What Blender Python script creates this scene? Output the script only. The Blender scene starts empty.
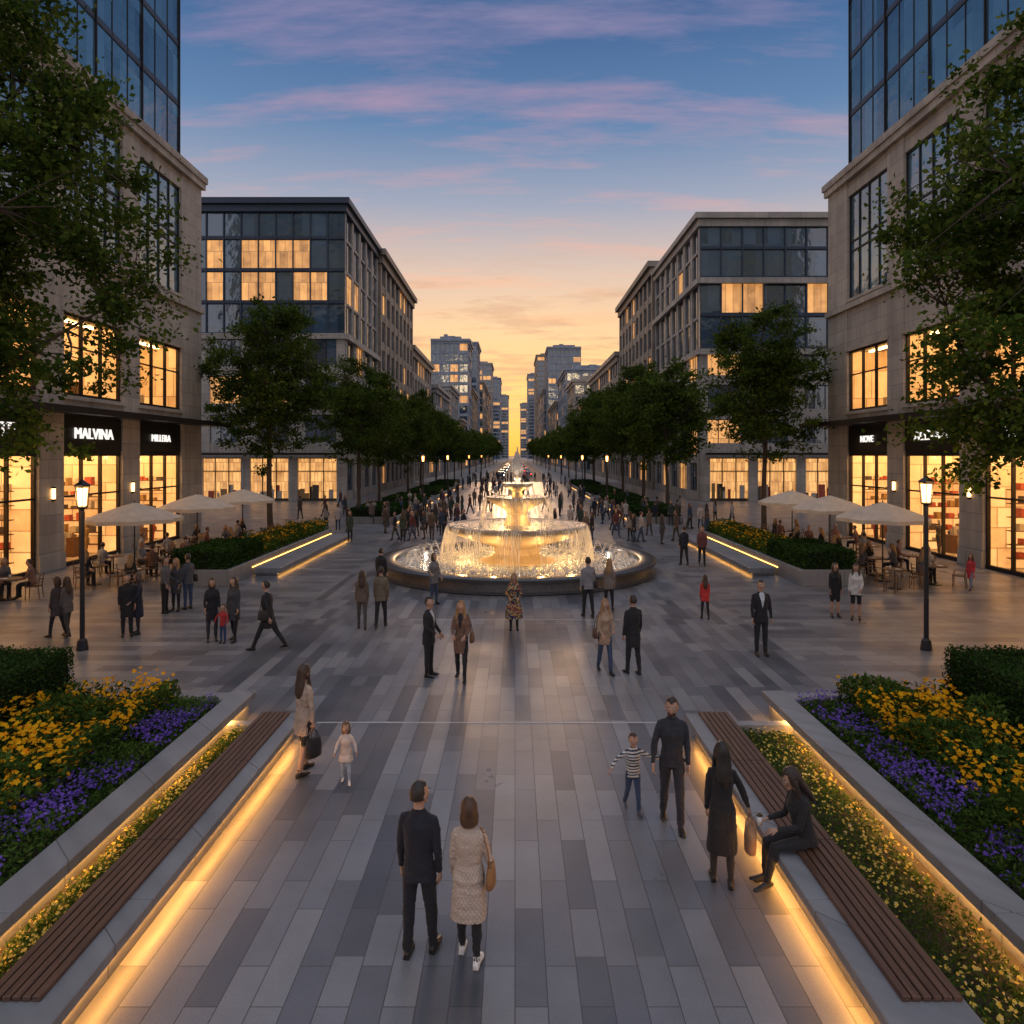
import bpy, math, random
import numpy as np
from mathutils import Vector, Matrix, noise
from mathutils.bvhtree import BVHTree
random.seed(7); rng=np.random.default_rng(7)
S=bpy.context.scene
COL=S.collection
S.view_settings.view_transform='Standard'
try: S.view_settings.look='None'
except Exception: pass
# ------------------------------------------------------------------ materials
MC={}
def newmat(name):
    m=bpy.data.materials.new(name); m.use_nodes=True
    nt=m.node_tree; b=nt.nodes['Principled BSDF']; return m,nt,b
def N(nt,t,**k):
    n=nt.nodes.new(t)
    for a,b in k.items(): setattr(n,a,b)
    return n
def ramp(nt,fac,stops,interp='LINEAR'):
    r=N(nt,'ShaderNodeValToRGB'); cr=r.color_ramp; cr.interpolation=interp
    while len(cr.elements)<len(stops): cr.elements.new(.5)
    for e,(p,c) in zip(cr.elements,stops):
        e.position=p; e.color=(c[0],c[1],c[2],1) if hasattr(c,'__len__') else (c,c,c,1)
    nt.links.new(fac,r.inputs[0]); return r.outputs[0]
def math_(nt,op,a,b=None,c=None):
    n=N(nt,'ShaderNodeMath',operation=op)
    for i,x in enumerate((a,b,c)):
        if x is None: continue
        if isinstance(x,(int,float)): n.inputs[i].default_value=x
        else: nt.links.new(x,n.inputs[i])
    return n.outputs[0]
def bump(nt,b,h,strength=.3,dist=.02):
    n=N(nt,'ShaderNodeBump'); n.inputs['Strength'].default_value=strength; n.inputs['Distance'].default_value=dist
    nt.links.new(h,n.inputs['Height']); nt.links.new(n.outputs[0],b.inputs['Normal'])
def noisetex(nt,scale,detail=4,vec=None,rough=.5):
    n=N(nt,'ShaderNodeTexNoise'); n.inputs['Scale'].default_value=scale; n.inputs['Detail'].default_value=detail; n.inputs['Roughness'].default_value=rough
    if vec is None: vec=N(nt,'ShaderNodeTexCoord').outputs['Object']
    nt.links.new(vec,n.inputs['Vector']); return n.outputs['Fac']
def mixc(nt,f,a,b,bt='MIX'):
    n=N(nt,'ShaderNodeMix',data_type='RGBA',blend_type=bt)
    for idx,x in ((0,f),(6,a),(7,b)):
        if isinstance(x,(int,float)): n.inputs[idx].default_value=x
        elif isinstance(x,tuple): n.inputs[idx].default_value=(*x,1)
        else: nt.links.new(x,n.inputs[idx])
    return n.outputs[2]
def simple(name,col,rough=.6,metal=0,nz=.15,scale=6,bmp=0):
    k=(name,col,rough)
    if k in MC: return MC[k]
    m,nt,b=newmat(name)
    f=noisetex(nt,scale,5)
    c=ramp(nt,f,[(.25,tuple(x*(1-nz) for x in col)),(.75,tuple(min(1,x*(1+nz)) for x in col))])
    nt.links.new(c,b.inputs['Base Color']); b.inputs['Roughness'].default_value=rough; b.inputs['Metallic'].default_value=metal
    if bmp: bump(nt,b,noisetex(nt,scale*6,4),bmp,.01)
    MC[k]=m; return m
def nosample(m):
    try: m.cycles.emission_sampling='NONE'
    except Exception: pass
    return m
def emis(name,col,st,base=(.5,.4,.3)):
    k=(name,col,st)
    if k in MC: return MC[k]
    m,nt,b=newmat(name); b.inputs['Base Color'].default_value=(*base,1)
    f=noisetex(nt,1.7,3)
    c=ramp(nt,f,[(.3,tuple(x*.85 for x in col)),(.7,col)])
    nt.links.new(c,b.inputs['Emission Color']); b.inputs['Emission Strength'].default_value=st
    MC[k]=m; return m
def xyz(nt):
    tc=N(nt,'ShaderNodeTexCoord'); s=N(nt,'ShaderNodeSeparateXYZ'); nt.links.new(tc.outputs['Object'],s.inputs[0]); return s.outputs
def comb(nt,a,b,c=0.0):
    n=N(nt,'ShaderNodeCombineXYZ')
    for i,x in enumerate((a,b,c)):
        if isinstance(x,(int,float)): n.inputs[i].default_value=x
        else: nt.links.new(x,n.inputs[i])
    return n.outputs[0]
def brick(nt,vec,w,h,mortar=.008,off=.5,c1=(0,0,0),c2=(1,1,1),cm=(0,0,0)):
    n=N(nt,'ShaderNodeTexBrick'); n.offset=off
    nt.links.new(vec,n.inputs['Vector']); n.inputs['Scale'].default_value=1
    n.inputs['Brick Width'].default_value=w; n.inputs['Row Height'].default_value=h
    n.inputs['Mortar Size'].default_value=mortar; n.inputs['Mortar Smooth'].default_value=.1
    n.inputs['Color1'].default_value=(*c1,1); n.inputs['Color2'].default_value=(*c2,1); n.inputs['Mortar'].default_value=(*cm,1)
    return n.outputs['Color'],n.outputs['Fac']
def stone_mat(name,col,bw=1.5,bh=.75,var=.12,rough=.75):
    m,nt,b=newmat(name); x,y,z=xyz(nt)
    v=comb(nt,math_(nt,'ADD',x,y),z)
    bc,bf=brick(nt,v,bw,bh,.012)
    c=ramp(nt,bc,[(0,tuple(i*(1-var) for i in col)),(1,tuple(i*(1+var) for i in col))])
    nf=noisetex(nt,.6,6)
    c=mixc(nt,1.0,c,ramp(nt,nf,[(.3,.78),(.7,1.05)]),'MULTIPLY')
    sv=comb(nt,math_(nt,'MULTIPLY',math_(nt,'ADD',x,y),2.2),math_(nt,'MULTIPLY',z,.12))
    c=mixc(nt,1.0,c,ramp(nt,noisetex(nt,1.0,5,sv),[(.35,.84),(.6,1.04)]),'MULTIPLY')
    c=mixc(nt,bf,c,tuple(i*.45 for i in col))
    nt.links.new(c,b.inputs['Base Color']); b.inputs['Roughness'].default_value=rough
    h=math_(nt,'SUBTRACT',math_(nt,'MULTIPLY',noisetex(nt,14,5),.15),bf); bump(nt,b,h,.5,.02)
    return m
def glass_mat(name,col=(.02,.035,.06),rough=.06,bw=1.5,bh=3.8,ior=2.1):
    m,nt,b=newmat(name); x,y,z=xyz(nt)
    v=comb(nt,math_(nt,'ADD',x,y),z)
    bc,bf=brick(nt,v,bw,bh,.0,0)
    c=ramp(nt,bc,[(0,tuple(i*.4 for i in col)),(1,tuple(i*2.2 for i in col))])
    nt.links.new(c,b.inputs['Base Color']); b.inputs['Roughness'].default_value=rough
    b.inputs['IOR'].default_value=ior
    b.inputs['Specular Tint'].default_value=(.80,.92,1,1)
    h=math_(nt,'ADD',noisetex(nt,.35,2),math_(nt,'MULTIPLY',noisetex(nt,1.6,2),.25))
    bump(nt,b,h,.2,.4)
    return m
def fabric(col,rough=.85):
    k=('fab',tuple(col))
    if k in MC: return MC[k]
    m,nt,b=newmat('fabric')
    f=noisetex(nt,9,5); c=ramp(nt,f,[(.3,tuple(x*.72 for x in col)),(.7,tuple(min(1,x*1.2) for x in col))])
    nt.links.new(c,b.inputs['Base Color']); b.inputs['Roughness'].default_value=rough
    b.inputs['Sheen Weight'].default_value=.08
    bump(nt,b,noisetex(nt,220,2),.25,.003); MC[k]=m; return m
def quilted(col):
    m,nt,b=newmat('quilted_fabric'); x,y,z=xyz(nt)
    ang=math_(nt,'MULTIPLY',math_(nt,'ARCTAN2',x,y),.22)
    q=math_(nt,'ABSOLUTE',math_(nt,'SINE',math_(nt,'MULTIPLY',math_(nt,'ADD',ang,z),55.0)))
    q2=math_(nt,'ABSOLUTE',math_(nt,'SINE',math_(nt,'MULTIPLY',math_(nt,'SUBTRACT',ang,z),55.0)))
    h=math_(nt,'MINIMUM',q,q2); c=ramp(nt,h,[(0,tuple(v*.72 for v in col)),(.35,col)])
    nt.links.new(c,b.inputs['Base Color']); b.inputs['Roughness'].default_value=.6; bump(nt,b,h,.5,.012); return m
def pattern_fabric(cols,scale=14):
    m,nt,b=newmat('patterned_fabric'); tc=N(nt,'ShaderNodeTexCoord')
    v=N(nt,'ShaderNodeTexVoronoi'); v.inputs['Scale'].default_value=scale; nt.links.new(tc.outputs['Object'],v.inputs['Vector'])
    s=N(nt,'ShaderNodeSeparateColor'); nt.links.new(v.outputs['Color'],s.inputs[0])
    n=len(cols); c=ramp(nt,s.outputs[0],[(i/n,cc) for i,cc in enumerate(cols)],'CONSTANT')
    nt.links.new(c,b.inputs['Base Color']); b.inputs['Roughness'].default_value=.85; return m
def leaf_mat(name,c0,c1,c2,trans=.35):
    m,nt,b=newmat(name); nt.nodes.remove(b); g=N(nt,'ShaderNodeNewGeometry')
    c=ramp(nt,g.outputs['Random Per Island'],[(0,c0),(.5,c1),(1,c2)])
    c=mixc(nt,1.0,c,ramp(nt,noisetex(nt,.5,2),[(.3,.6),(.7,1.25)]),'MULTIPLY')
    d=N(nt,'ShaderNodeBsdfDiffuse'); nt.links.new(c,d.inputs[0])
    t=N(nt,'ShaderNodeBsdfTranslucent'); nt.links.new(c,t.inputs[0])
    mx=N(nt,'ShaderNodeMixShader'); mx.inputs[0].default_value=trans
    nt.links.new(d.outputs[0],mx.inputs[1]); nt.links.new(t.outputs[0],mx.inputs[2])
    nt.links.new(mx.outputs[0],nt.nodes['Material Output'].inputs[0]); return m
# ------------------------------------------------------------------ mesh builder
class MB:
    def __init__(s): s.v=[];s.f=[];s.m=[]
    def face(s,pts,mat=0):
        i=len(s.v); s.v.extend([tuple(p) for p in pts]); s.f.append(tuple(range(i,i+len(pts)))); s.m.append(mat)
    def hexa(s,P,mat=0):
        i=len(s.v); s.v.extend([tuple(p) for p in P])
        for q in ((0,3,2,1),(4,5,6,7),(0,1,5,4),(1,2,6,5),(2,3,7,6),(3,0,4,7)):
            s.f.append(tuple(i+a for a in q)); s.m.append(mat)
    def box(s,x0,x1,y0,y1,z0,z1,mat=0,T=None):
        P=[(x0,y0,z0),(x1,y0,z0),(x1,y1,z0),(x0,y1,z0),(x0,y0,z1),(x1,y0,z1),(x1,y1,z1),(x0,y1,z1)]
        if T: P=[T(*p) for p in P]
        s.hexa(P,mat)
    def bbox(s,x0,x1,y0,y1,z0,z1,mat=0,b=.02):
        s.loft([[(x0,y0,z0),(x1,y0,z0),(x1,y1,z0),(x0,y1,z0)],[(x0,y0,z1-b),(x1,y0,z1-b),(x1,y1,z1-b),(x0,y1,z1-b)],
                [(x0+b,y0+b,z1),(x1-b,y0+b,z1),(x1-b,y1-b,z1),(x0+b,y1-b,z1)]],mat)
    def loft(s,rings,mat=0,cap=True,closed=True):
        n=len(rings[0]); i=len(s.v)
        for r in rings: s.v.extend([tuple(p) for p in r])
        for k in range(len(rings)-1):
            for j in range(n if closed else n-1):
                a=i+k*n+j; b=i+k*n+(j+1)%n
                s.f.append((a,b,b+n,a+n)); s.m.append(mat)
        if cap:
            s.f.append(tuple(i+j for j in range(n))[::-1]); s.m.append(mat)
            e=i+(len(rings)-1)*n; s.f.append(tuple(e+j for j in range(n))); s.m.append(mat)
    def tube(s,pts,rad,mat=0,n=10,ref=(0,1,0)):
        pts=[Vector(p) for p in pts]; ref=Vector(ref); rings=[]
        for k,p in enumerate(pts):
            t=(pts[min(k+1,len(pts)-1)]-pts[max(k-1,0)])
            if t.length<1e-7: t=Vector((0,0,1))
            t.normalize(); r=ref-t*ref.dot(t)
            if r.length<.05: r=Vector((0,0,1))-t*t.z
            if r.length<.05: r=Vector((1,0,0))-t*t.x
            b=r.normalized(); a=t.cross(b)
            ra,rb=rad[k] if hasattr(rad[k],'__len__') else (rad[k],rad[k])
            rings.append([p+a*(ra*math.cos(2*math.pi*j/n))+b*(rb*math.sin(2*math.pi*j/n)) for j in range(n)])
        s.loft(rings,mat)
    def ell(s,c,r,mat=0,nu=12,nv=8,fn=None):
        rings=[]
        for k in range(nv+1):
            th=math.pi*(k+.02 if k==0 else (k-.02 if k==nv else k))/nv
            rr=[]
            for j in range(nu):
                a=2*math.pi*j/nu
                d=Vector((math.sin(th)*math.cos(a),math.sin(th)*math.sin(a),-math.cos(th)))
                p=Vector((d.x*r[0],d.y*r[1],d.z*r[2]))
                if fn: p=fn(p,d)
                rr.append(Vector(c)+p)
            rings.append(rr)
        s.loft(rings,mat)
    def lathe(s,prof,mat=0,n=48,c=(0,0),fn=None):
        rings=[]
        for r,z in prof:
            rings.append([(c[0]+(r*(fn(2*math.pi*j/n) if fn else 1))*math.cos(2*math.pi*j/n),c[1]+(r*(fn(2*math.pi*j/n) if fn else 1))*math.sin(2*math.pi*j/n),z) for j in range(n)])
        s.loft(rings,mat)
    def mesh(s,name):
        me=bpy.data.meshes.new(name); me.from_pydata([tuple(v) for v in s.v],[],s.f); return me
    def obj(s,name,mats,parent=None,smooth=False,loc=None,fixn=False):
        me=s.mesh(name)
        for m in mats: me.materials.append(m)
        me.polygons.foreach_set('material_index',s.m)
        if smooth: me.polygons.foreach_set('use_smooth',[True]*len(s.f))
        me.update()
        if smooth=='auto':
            try: me.set_sharp_from_angle(angle=math.radians(40))
            except Exception: pass
        return mkobj(name,me,parent,loc)
def mkobj(name,me,parent=None,loc=None,rot=None,scale=None):
    o=bpy.data.objects.new(name,me); COL.objects.link(o)
    if parent: o.parent=parent
    if loc: o.location=loc
    if rot is not None: o.rotation_euler=(0,0,rot)
    if scale: o.scale=scale if hasattr(scale,'__len__') else (scale,)*3
    return o
def empty(name,loc=(0,0,0)):
    o=bpy.data.objects.new(name,None); COL.objects.link(o); o.location=loc; return o
def np_mesh(name,V,mats,midx=None,k=4):
    n=len(V)//k; me=bpy.data.meshes.new(name)
    me.vertices.add(len(V)); me.vertices.foreach_set('co',V.astype(np.float32).ravel())
    me.loops.add(len(V)); me.loops.foreach_set('vertex_index',np.arange(len(V),dtype=np.int32))
    me.polygons.add(n); me.polygons.foreach_set('loop_start',np.arange(0,len(V),k,dtype=np.int32))
    for m in mats: me.materials.append(m)
    if midx is not None: me.polygons.foreach_set('material_index',midx.astype(np.int32))
    me.update(calc_edges=True); return me
def leaves(C,size,aspect=.6,flat=.0,jit=.35):
    n=len(C); a=rng.normal(size=(n,3)); a[:,2]*=(1-flat); a/=np.linalg.norm(a,axis=1)[:,None]+1e-9
    b=rng.normal(size=(n,3)); b[:,2]*=(1-flat); b-=a*(a*b).sum(1)[:,None]; b/=np.linalg.norm(b,axis=1)[:,None]+1e-9
    nn=np.cross(a,b); L=size*(1+rng.uniform(-jit,jit,n))[:,None]
    V=np.stack([C-a*L*.5, C+b*L*aspect*.5+nn*L*.12, C+a*L*.5, C-b*L*aspect*.5+nn*L*.12],1)
    return V.reshape(-1,3)
# ------------------------------------------------------------------ people
EYEW=simple('eye_white',(.7,.7,.68),.3); DARK=simple('eye_dark',(.02,.015,.01),.3)
def hand(mb,w,d,pn,side,curl,sc=1.0,mat=0):
    w=Vector(w); d=Vector(d).normalized(); pn=Vector(pn); pn=(pn-d*pn.dot(d)).normalized(); ac=d.cross(pn)*side
    mb.tube([w-d*.02*sc,w+d*.02*sc,w+d*.055*sc,w+d*.09*sc],[(.022*sc,.018*sc),(.03*sc,.017*sc),(.039*sc,.015*sc),(.034*sc,.012*sc)],mat,8,ref=pn)
    for i,(o,l) in enumerate(((-.029,.066),(-.010,.078),(.010,.073),(.028,.056))):
        p=w+d*.083*sc+ac*o*sc; pts=[p-d*.015*sc,p]; a=0
        for q in (.42,.32,.26):
            a+=curl*(.8+.1*i); dd=d*math.cos(a)+pn*math.sin(a); p=p+dd*l*q*sc; pts.append(p)
        mb.tube(pts,[.009*sc,.0092*sc,.0085*sc,.0078*sc,.0055*sc],mat,6,ref=ac)
    p=w+d*.03*sc-ac*.026*sc; dd=(d*.75-ac*.6+pn*.35).normalized()
    q=p+dd*.035*sc; r_=q+(d*.9-ac*.1+pn*.45).normalized()*.028*sc
    mb.tube([p,q,r_],[.0125*sc,.0105*sc,.007*sc],mat,6,ref=pn)
def person_mesh(name,h=1.75,sex='m',top=(.02,.022,.03),bottom=(.02,.02,.025),shoes=(.015,.013,.012),hairc=(.02,.014,.01),hair='short',
  skin=(.42,.25,.17),hem=.80,flare=1.0,legs=((0,0),(0,0)),arms=((4,6,12),(4,6,12)),lean=0,yaw=0,pitch=0,seated=False,seatz=.45,vox=.018,
  bag=None,shirt=None,puff=1.0,stripes=None,headscale=1.09,topmat=None,cup=False,legskin=False,beard=False,grab=(.45,.45)):
    mb=MB(); ex=MB(); f=sex=='f'; s=h/1.75
    SK,HA,TO,BO,SH,SR,AC,EW,ED,LI=range(10)
    hipz=.91; R=Matrix.Rotation(-math.radians(lean),4,'X')
    def up(p):
        p=Vector(p); q=Vector((0,0,hipz)); return q+R@(p-q)
    sw=.143 if f else .164
    if f: prof=[(.86,.150,.115,-.012),(.93,.162,.122,-.012),(1.02,.142,.108,-.004),(1.10,.120,.098,0),(1.20,.130,.108,.006),(1.29,.138,.125,.014),(1.36,.136,.108,.004),(1.41,.114,.088,-.004),(1.455,.072,.066,-.008),(1.50,.05,.05,-.004)]
    else: prof=[(.86,.150,.115,-.008),(.93,.152,.118,-.008),(1.02,.144,.112,0),(1.10,.140,.11,.002),(1.20,.150,.118,.004),(1.29,.160,.125,.006),(1.36,.160,.115,0),(1.42,.128,.09,-.006),(1.465,.086,.070,-.008),(1.51,.058,.056,-.006)]
    pf=puff
    def ring(z,wx,wy,yo,n=20):
        out=[]
        for j in range(n):
            a=2*math.pi*j/n; ca,sa=math.cos(a),math.sin(a)
            e=.85; out.append(Vector((wx*math.copysign(abs(ca)**e,ca),yo+wy*math.copysign(abs(sa)**e,sa),z)))
        return out
    rings=[]
    if hem<.86 and not seated:
        k=4
        for i in range(k):
            t=i/k; z=hem+(.86-hem)*t; fl=flare*(1+ (1-t)*(.86-hem)*.25)
            rings.append(ring(z,.158*fl*pf,.128*fl*pf,-.008))
    for z,wx,wy,yo in prof:
        p_=pf if z<1.44 else 1
        rings.append([up(v) for v in ring(z,wx*p_*1.03,wy*p_*1.05,yo)] if z>.95 else ring(z,wx*p_*1.03,wy*p_*1.05,yo))
    mb.loft(rings,TO)
    mb.tube([up((0,-.01,1.46)),up((0,.0,1.53)),up((0,.008,1.60))],[.056,.053,.055] if not f else [.048,.045,.048],SK,12)
    mb.tube([up((0,-.012,1.455)),up((0,-.008,1.51))],[.074,.064] if not f else [.066,.056],TO if not shirt else SR,14)
    feet=[]; 
    for i,sd in ((0,-1),(1,1)):
        a,k=[math.radians(x) for x in legs[i][:2]]; sp=legs[i][2] if len(legs[i])>2 else 1.5
        H=Vector((sd*.085,0,hipz-.01)); dx=sd*math.sin(math.radians(sp))
        d1=Vector((dx,math.sin(a),-math.cos(a))).normalized(); K=H+d1*.42
        d2=Vector((dx*.5,math.sin(a-k),-math.cos(a-k))).normalized(); A=K+d2*.40
        wr=.97 if not f else .90
        lm=BO
        mb.tube([H+Vector((0,0,.04)),H+d1*.1,H+d1*.25,K],[.085*wr,.090*wr,.078*wr,.062*wr],lm,12)
        mb.tube([K-d2*.02,K+d2*.10,K+d2*.25,A],[.062*wr,.064*wr,.053*wr,(.05 if not f else .038)],SK if legskin else lm,12)
        mb.ell(K,(.062*wr,.062*wr,.062*wr),SK if (legskin and not seated) else lm,10,6)
        feet.append((A,a-k))
    za=min(A.z for A,_ in feet); 
    for A,an in feet:
        pt=0
        if A.z>za+.03: pt=min(.6,(A.z-za)*3.0)
        sx=math.copysign(.12,A.x)
        fr=Vector((sx*math.cos(pt),math.cos(pt),-math.sin(pt))).normalized(); dn=Vector((0,-math.sin(pt),-math.cos(pt)))
        g=lambda y,z:A+fr*y+dn*z
        mb.tube([A+Vector((0,0,.05)),g(0,.03)],[.036,.042],SH,10)
        mb.tube([g(-.065,.045),g(-.03,.04),g(.05,.04),g(.12,.052),g(.175,.058),g(.20,.062)],[(.024,.028),(.036,.036),(.042,.036),(.046,.026),(.036,.02),(.015,.012)],SH,12,ref=(0,0,1))
        mb.box(A.x-.034,A.x+.034,A.y-.06,A.y+.15,A.z-.085,A.z-.06,SH) if pt==0 else None
    hands=[]
    for i,sd in ((0,-1),(1,1)):
        fw,ab,el=[math.radians(x) for x in arms[i][:3]]; ab2=math.radians(arms[i][3]) if len(arms[i])>3 else ab*.3
        P=Vector((sd*sw,-.005,1.392))
        d1=Vector((sd*math.sin(ab),math.sin(fw)*math.cos(ab),-math.cos(fw)*math.cos(ab)))
        d2=Vector((sd*math.sin(ab2),math.sin(fw+el)*math.cos(ab2),-math.cos(fw+el)*math.cos(ab2)))
        E=P+d1*.28; W=E+d2*.245
        P,E,W=up(P),up(E),up(W); d1=(E-P).normalized(); d2=(W-E).normalized()
        q=(.88 if f else .96)*(1+(pf-1)*1.2)
        mb.tube([up((sd*.07,-.008,1.435)),P+Vector((0,0,.012)),P+d1*.05],[.042*q,.050*q,.054*q],TO,12)
        mb.tube([P+d1*.0,P+d1*.04,P+d1*.14,E],[.048*q,.056*q,.052*q,.045*q],TO,12)
        mb.ell(P,(.053*q,.055*q,.050*q),TO,10,6); mb.ell(E,(.046*q,.046*q,.046*q),TO,10,6)
        mb.tube([E-d2*.01,E+d2*.08,E+d2*.17,W],[.046*q,.044*q,.038*q,.034*q],TO,12)
        mb.tube([W-d2*.03,W+d2*.02],[.026,.024],SK,8)
        pn=Vector((-sd,.15,0)) if abs(d2.z)>.6 else Vector((-sd*.5,0,-1))
        hand(ex,W+d2*.01,d2,pn,1 if sd>0 else -1,grab[i],1.0 if not f else .9,SK); hands.append((W,d2))
    hc=Vector((0,.012,1.640)); hs=headscale
    HR=Matrix.Rotation(math.radians(yaw),4,'Z')@Matrix.Rotation(-math.radians(pitch),4,'X')
    piv=Vector((0,0,1.53))
    def hd(p): 
        q=HR@(Vector(p)-piv); return up(piv+q*hs)
    hm=MB(); he=MB()
    def shp(p,d):
        p=p.copy()
        if d.z<0: t=-d.z; p.x*=1-.28*t*t; p.y*=1-.18*t if d.y>0 else 1-.35*t
        if d.y>.3: p.y*=.96
        return p
    hm.ell(hc,(.074,.094,.113),SK,20,14,shp)
    hm.tube([hc+Vector((0,.083,.012)),hc+Vector((0,.097,-.008)),hc+Vector((0,.103,-.026)),hc+Vector((0,.088,-.034))],[.008,.011,.014,.010],SK,8,ref=(0,0,1))
    for sd in(-1,1): hm.ell(hc+Vector((sd*.077,-.004,-.006)),(.012,.019,.030),SK,8,6)
    hm.ell(hc+Vector((0,.062,-.092)),(.028,.024,.018),SK,8,6)
    big=.010 if hair!='short' else .005
    def cap(p,d):
        p=p.copy()
        face_= d.y>.20 and d.z<.48+.25*abs(d.x)
        low = d.z<(-.42 if hair=='short' else -.45) if hair in('short','bun','pony') else d.z<-.85
        if hair!='short' and abs(d.x)>.62 and d.y<.62: face_=False
        if hair=='short' and d.z<.10 and d.y>.0: face_=True
        if face_ or low: return p*.75
        return p
    hm.ell(hc+Vector((0,-.008,.008)),(.078+big,.098+big,.114+big),HA,22,16,cap)
    if beard: hm.ell(hc+Vector((0,.040,-.070)),(.056,.050,.045),HA,12,8)
    if hair=='long':
        hm.tube([hc+Vector((0,-.05,.03)),hc+Vector((0,-.068,-.08)),hc+Vector((0,-.095,-.19)),hc+Vector((0,-.115,-.30)),hc+Vector((0,-.12,-.36))],[(.078,.058),(.088,.05),(.095,.042),(.08,.032),(.03,.015)],HA,14)
        for sd in(-1,1): hm.tube([hc+Vector((sd*.07,.01,.03)),hc+Vector((sd*.082,.012,-.07)),hc+Vector((sd*.088,.02,-.17)),hc+Vector((sd*.085,.045,-.25))],[.02,.026,.026,.012],HA,8)
    if hair=='bob':
        hm.tube([hc+Vector((0,-.03,.03)),hc+Vector((0,-.038,-.06)),hc+Vector((0,-.04,-.13)),hc+Vector((0,-.038,-.15))],[(.085,.07),(.098,.074),(.092,.068),(.06,.045)],HA,16)
    if hair=='bun': hm.ell(hc+Vector((0,-.10,.055)),(.042,.040,.042),HA,10,8)
    if hair=='pony': hm.tube([hc+Vector((0,-.09,.03)),hc+Vector((0,-.125,.0)),hc+Vector((0,-.13,-.09)),hc+Vector((0,-.12,-.18))],[.026,.034,.032,.012],HA,10)
    for sd in(-1,1):
        he.ell(hc+Vector((sd*.030,.0815,.012)),(.0135,.008,.008),EW,8,6)
        he.ell(hc+Vector((sd*.030,.0885,.012)),(.0055,.003,.006),ED,8,6)
        he.tube([hc+Vector((sd*.014,.093,.030)),hc+Vector((sd*.030,.092,.035)),hc+Vector((sd*.046,.082,.030))],[.0028,.0038,.002],HA,6)
    he.tube([hc+Vector((-.024,.081,-.054)),hc+Vector((0,.092,-.054)),hc+Vector((.024,.081,-.054))],[.002,.0065,.002],LI,6)
    for src,dst in((hm,mb),(he,ex)):
        o=len(dst.v); dst.v.extend([tuple(hd(p)) for p in src.v]); dst.f.extend([tuple(o+i for i in q) for q in src.f]); dst.m.extend(src.m)
    if bag:
        kind,sd=bag
        W,d2=hands[0 if sd<0 else 1]
        if kind=='shoulder':
            c=up((sd*.245,-.01,.98)); 
            ex.tube([c+Vector((0,0,-.13)),c+Vector((0,0,-.11)),c+Vector((0,0,.0)),c+Vector((0,0,.09)),c+Vector((0,0,.105))],[(.04,.11),(.055,.145),(.05,.14),(.035,.125),(.02,.11)],AC,14)
            for yy in(-.09,.09): ex.tube([c+Vector((0,yy,.08)),c+Vector((-sd*.02,yy*.7,.26)),up((sd*.17,yy*.45,1.40)),up((sd*.125,0,1.462))],[.009]*4,AC,6)
            ex.tube([up((sd*.17,-.04,1.43)),up((sd*.13,0,1.462)),up((sd*.14,.04,1.43))],[.010]*3,AC,6)
        else:
            c=W+d2*.1+Vector((0,0,-.30)); hh=.17 if kind=='hand' else .2
            ex.tube([c+Vector((0,0,-hh)),c+Vector((0,0,-hh+.015)),c,c+Vector((0,0,hh*.75)),c+Vector((0,0,hh*.78))],[(.06,.12),(.075,.15),(.08,.155),(.065,.14),(.06,.13)],AC,10)
            for xx in(-.03,.03): ex.tube([c+Vector((xx,-.09,hh*.7)),c+Vector((xx*.6,-.05,.24)),c+Vector((0,0,.29)),c+Vector((xx*.6,.05,.24)),c+Vector((xx,.09,hh*.7))],[.006]*5,AC,6)
    if cup:
        W,d2=hands[1]; c=W+d2*.085+Vector((0,.03,.0))
        ex.tube([c+Vector((0,0,-.05)),c+Vector((0,0,.06))],[.028,.038],EW,12); ex.tube([c+Vector((0,0,.06)),c+Vector((0,0,.072))],[.041,.038],ED,12)
    zoff = -(za-.085) if not seated else (seatz/s-(hipz-.095))
    def tr(L): return [((p[0])*s,(p[1])*s,(p[2]+zoff)*s) for p in L]
    mb.v=tr(mb.v); ex.v=tr(ex.v)
    me=mb.mesh('tmp'); ob=bpy.data.objects.new('tmp',me); COL.objects.link(ob)
    md=ob.modifiers.new('r','REMESH'); md.mode='VOXEL'; md.voxel_size=vox
    ms=ob.modifiers.new('s','SMOOTH'); ms.factor=.5; ms.iterations=3
    dg=bpy.context.evaluated_depsgraph_get(); m2=bpy.data.meshes.new_from_object(ob.evaluated_get(dg))
    bvh=BVHTree.FromPolygons([Vector(v) for v in mb.v],mb.f)
    fin=MB()
    base=len(m2.vertices); mv=[]
    mats_=[]
    vm=[SK]*base
    for p in m2.polygons:
        r=bvh.find_nearest(p.center); k=mb.m[r[2]] if r[2] is not None else TO
        z=p.center.z/s-zoff; x=p.center.x/s; y=p.center.y/s
        if k==TO and shirt and y>.05 and 1.14<z<1.5 and abs(x)<(z-1.14)*.20+.004: k=SR
        if k==TO and stripes and int((z+5)/.034)%2==0: k=SR
        if k==TO and seated and z<.86: k=BO
        mats_.append(k)
        for q in p.vertices: vm[q]=k
    for i,v in enumerate(m2.vertices):
        co=v.co.copy(); k=vm[i]
        if k in(TO,BO):
            q=Vector((co.x*9,co.y*9,co.z*(5 if puff<1.05 else 14)))/s
            q3=Vector((co.x*6+co.z*9,co.y*6,co.z*16))/s
            co+=v.normal*(noise.noise(q)*.010+abs(noise.noise(q*2.3))*.009-abs(noise.noise(q3))*.008)*s
        elif k==HA:
            q=Vector((co.x*45,co.y*45,co.z*9))/s; co+=v.normal*noise.noise(q)*.006*s
        mv.append(tuple(co))
    fin.v=mv; fin.f=[tuple(p.vertices) for p in m2.polygons]; fin.m=mats_
    fin.v.extend(ex.v); fin.f.extend([tuple(base+i for i in q) for q in ex.f]); fin.m.extend(ex.m)
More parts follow.
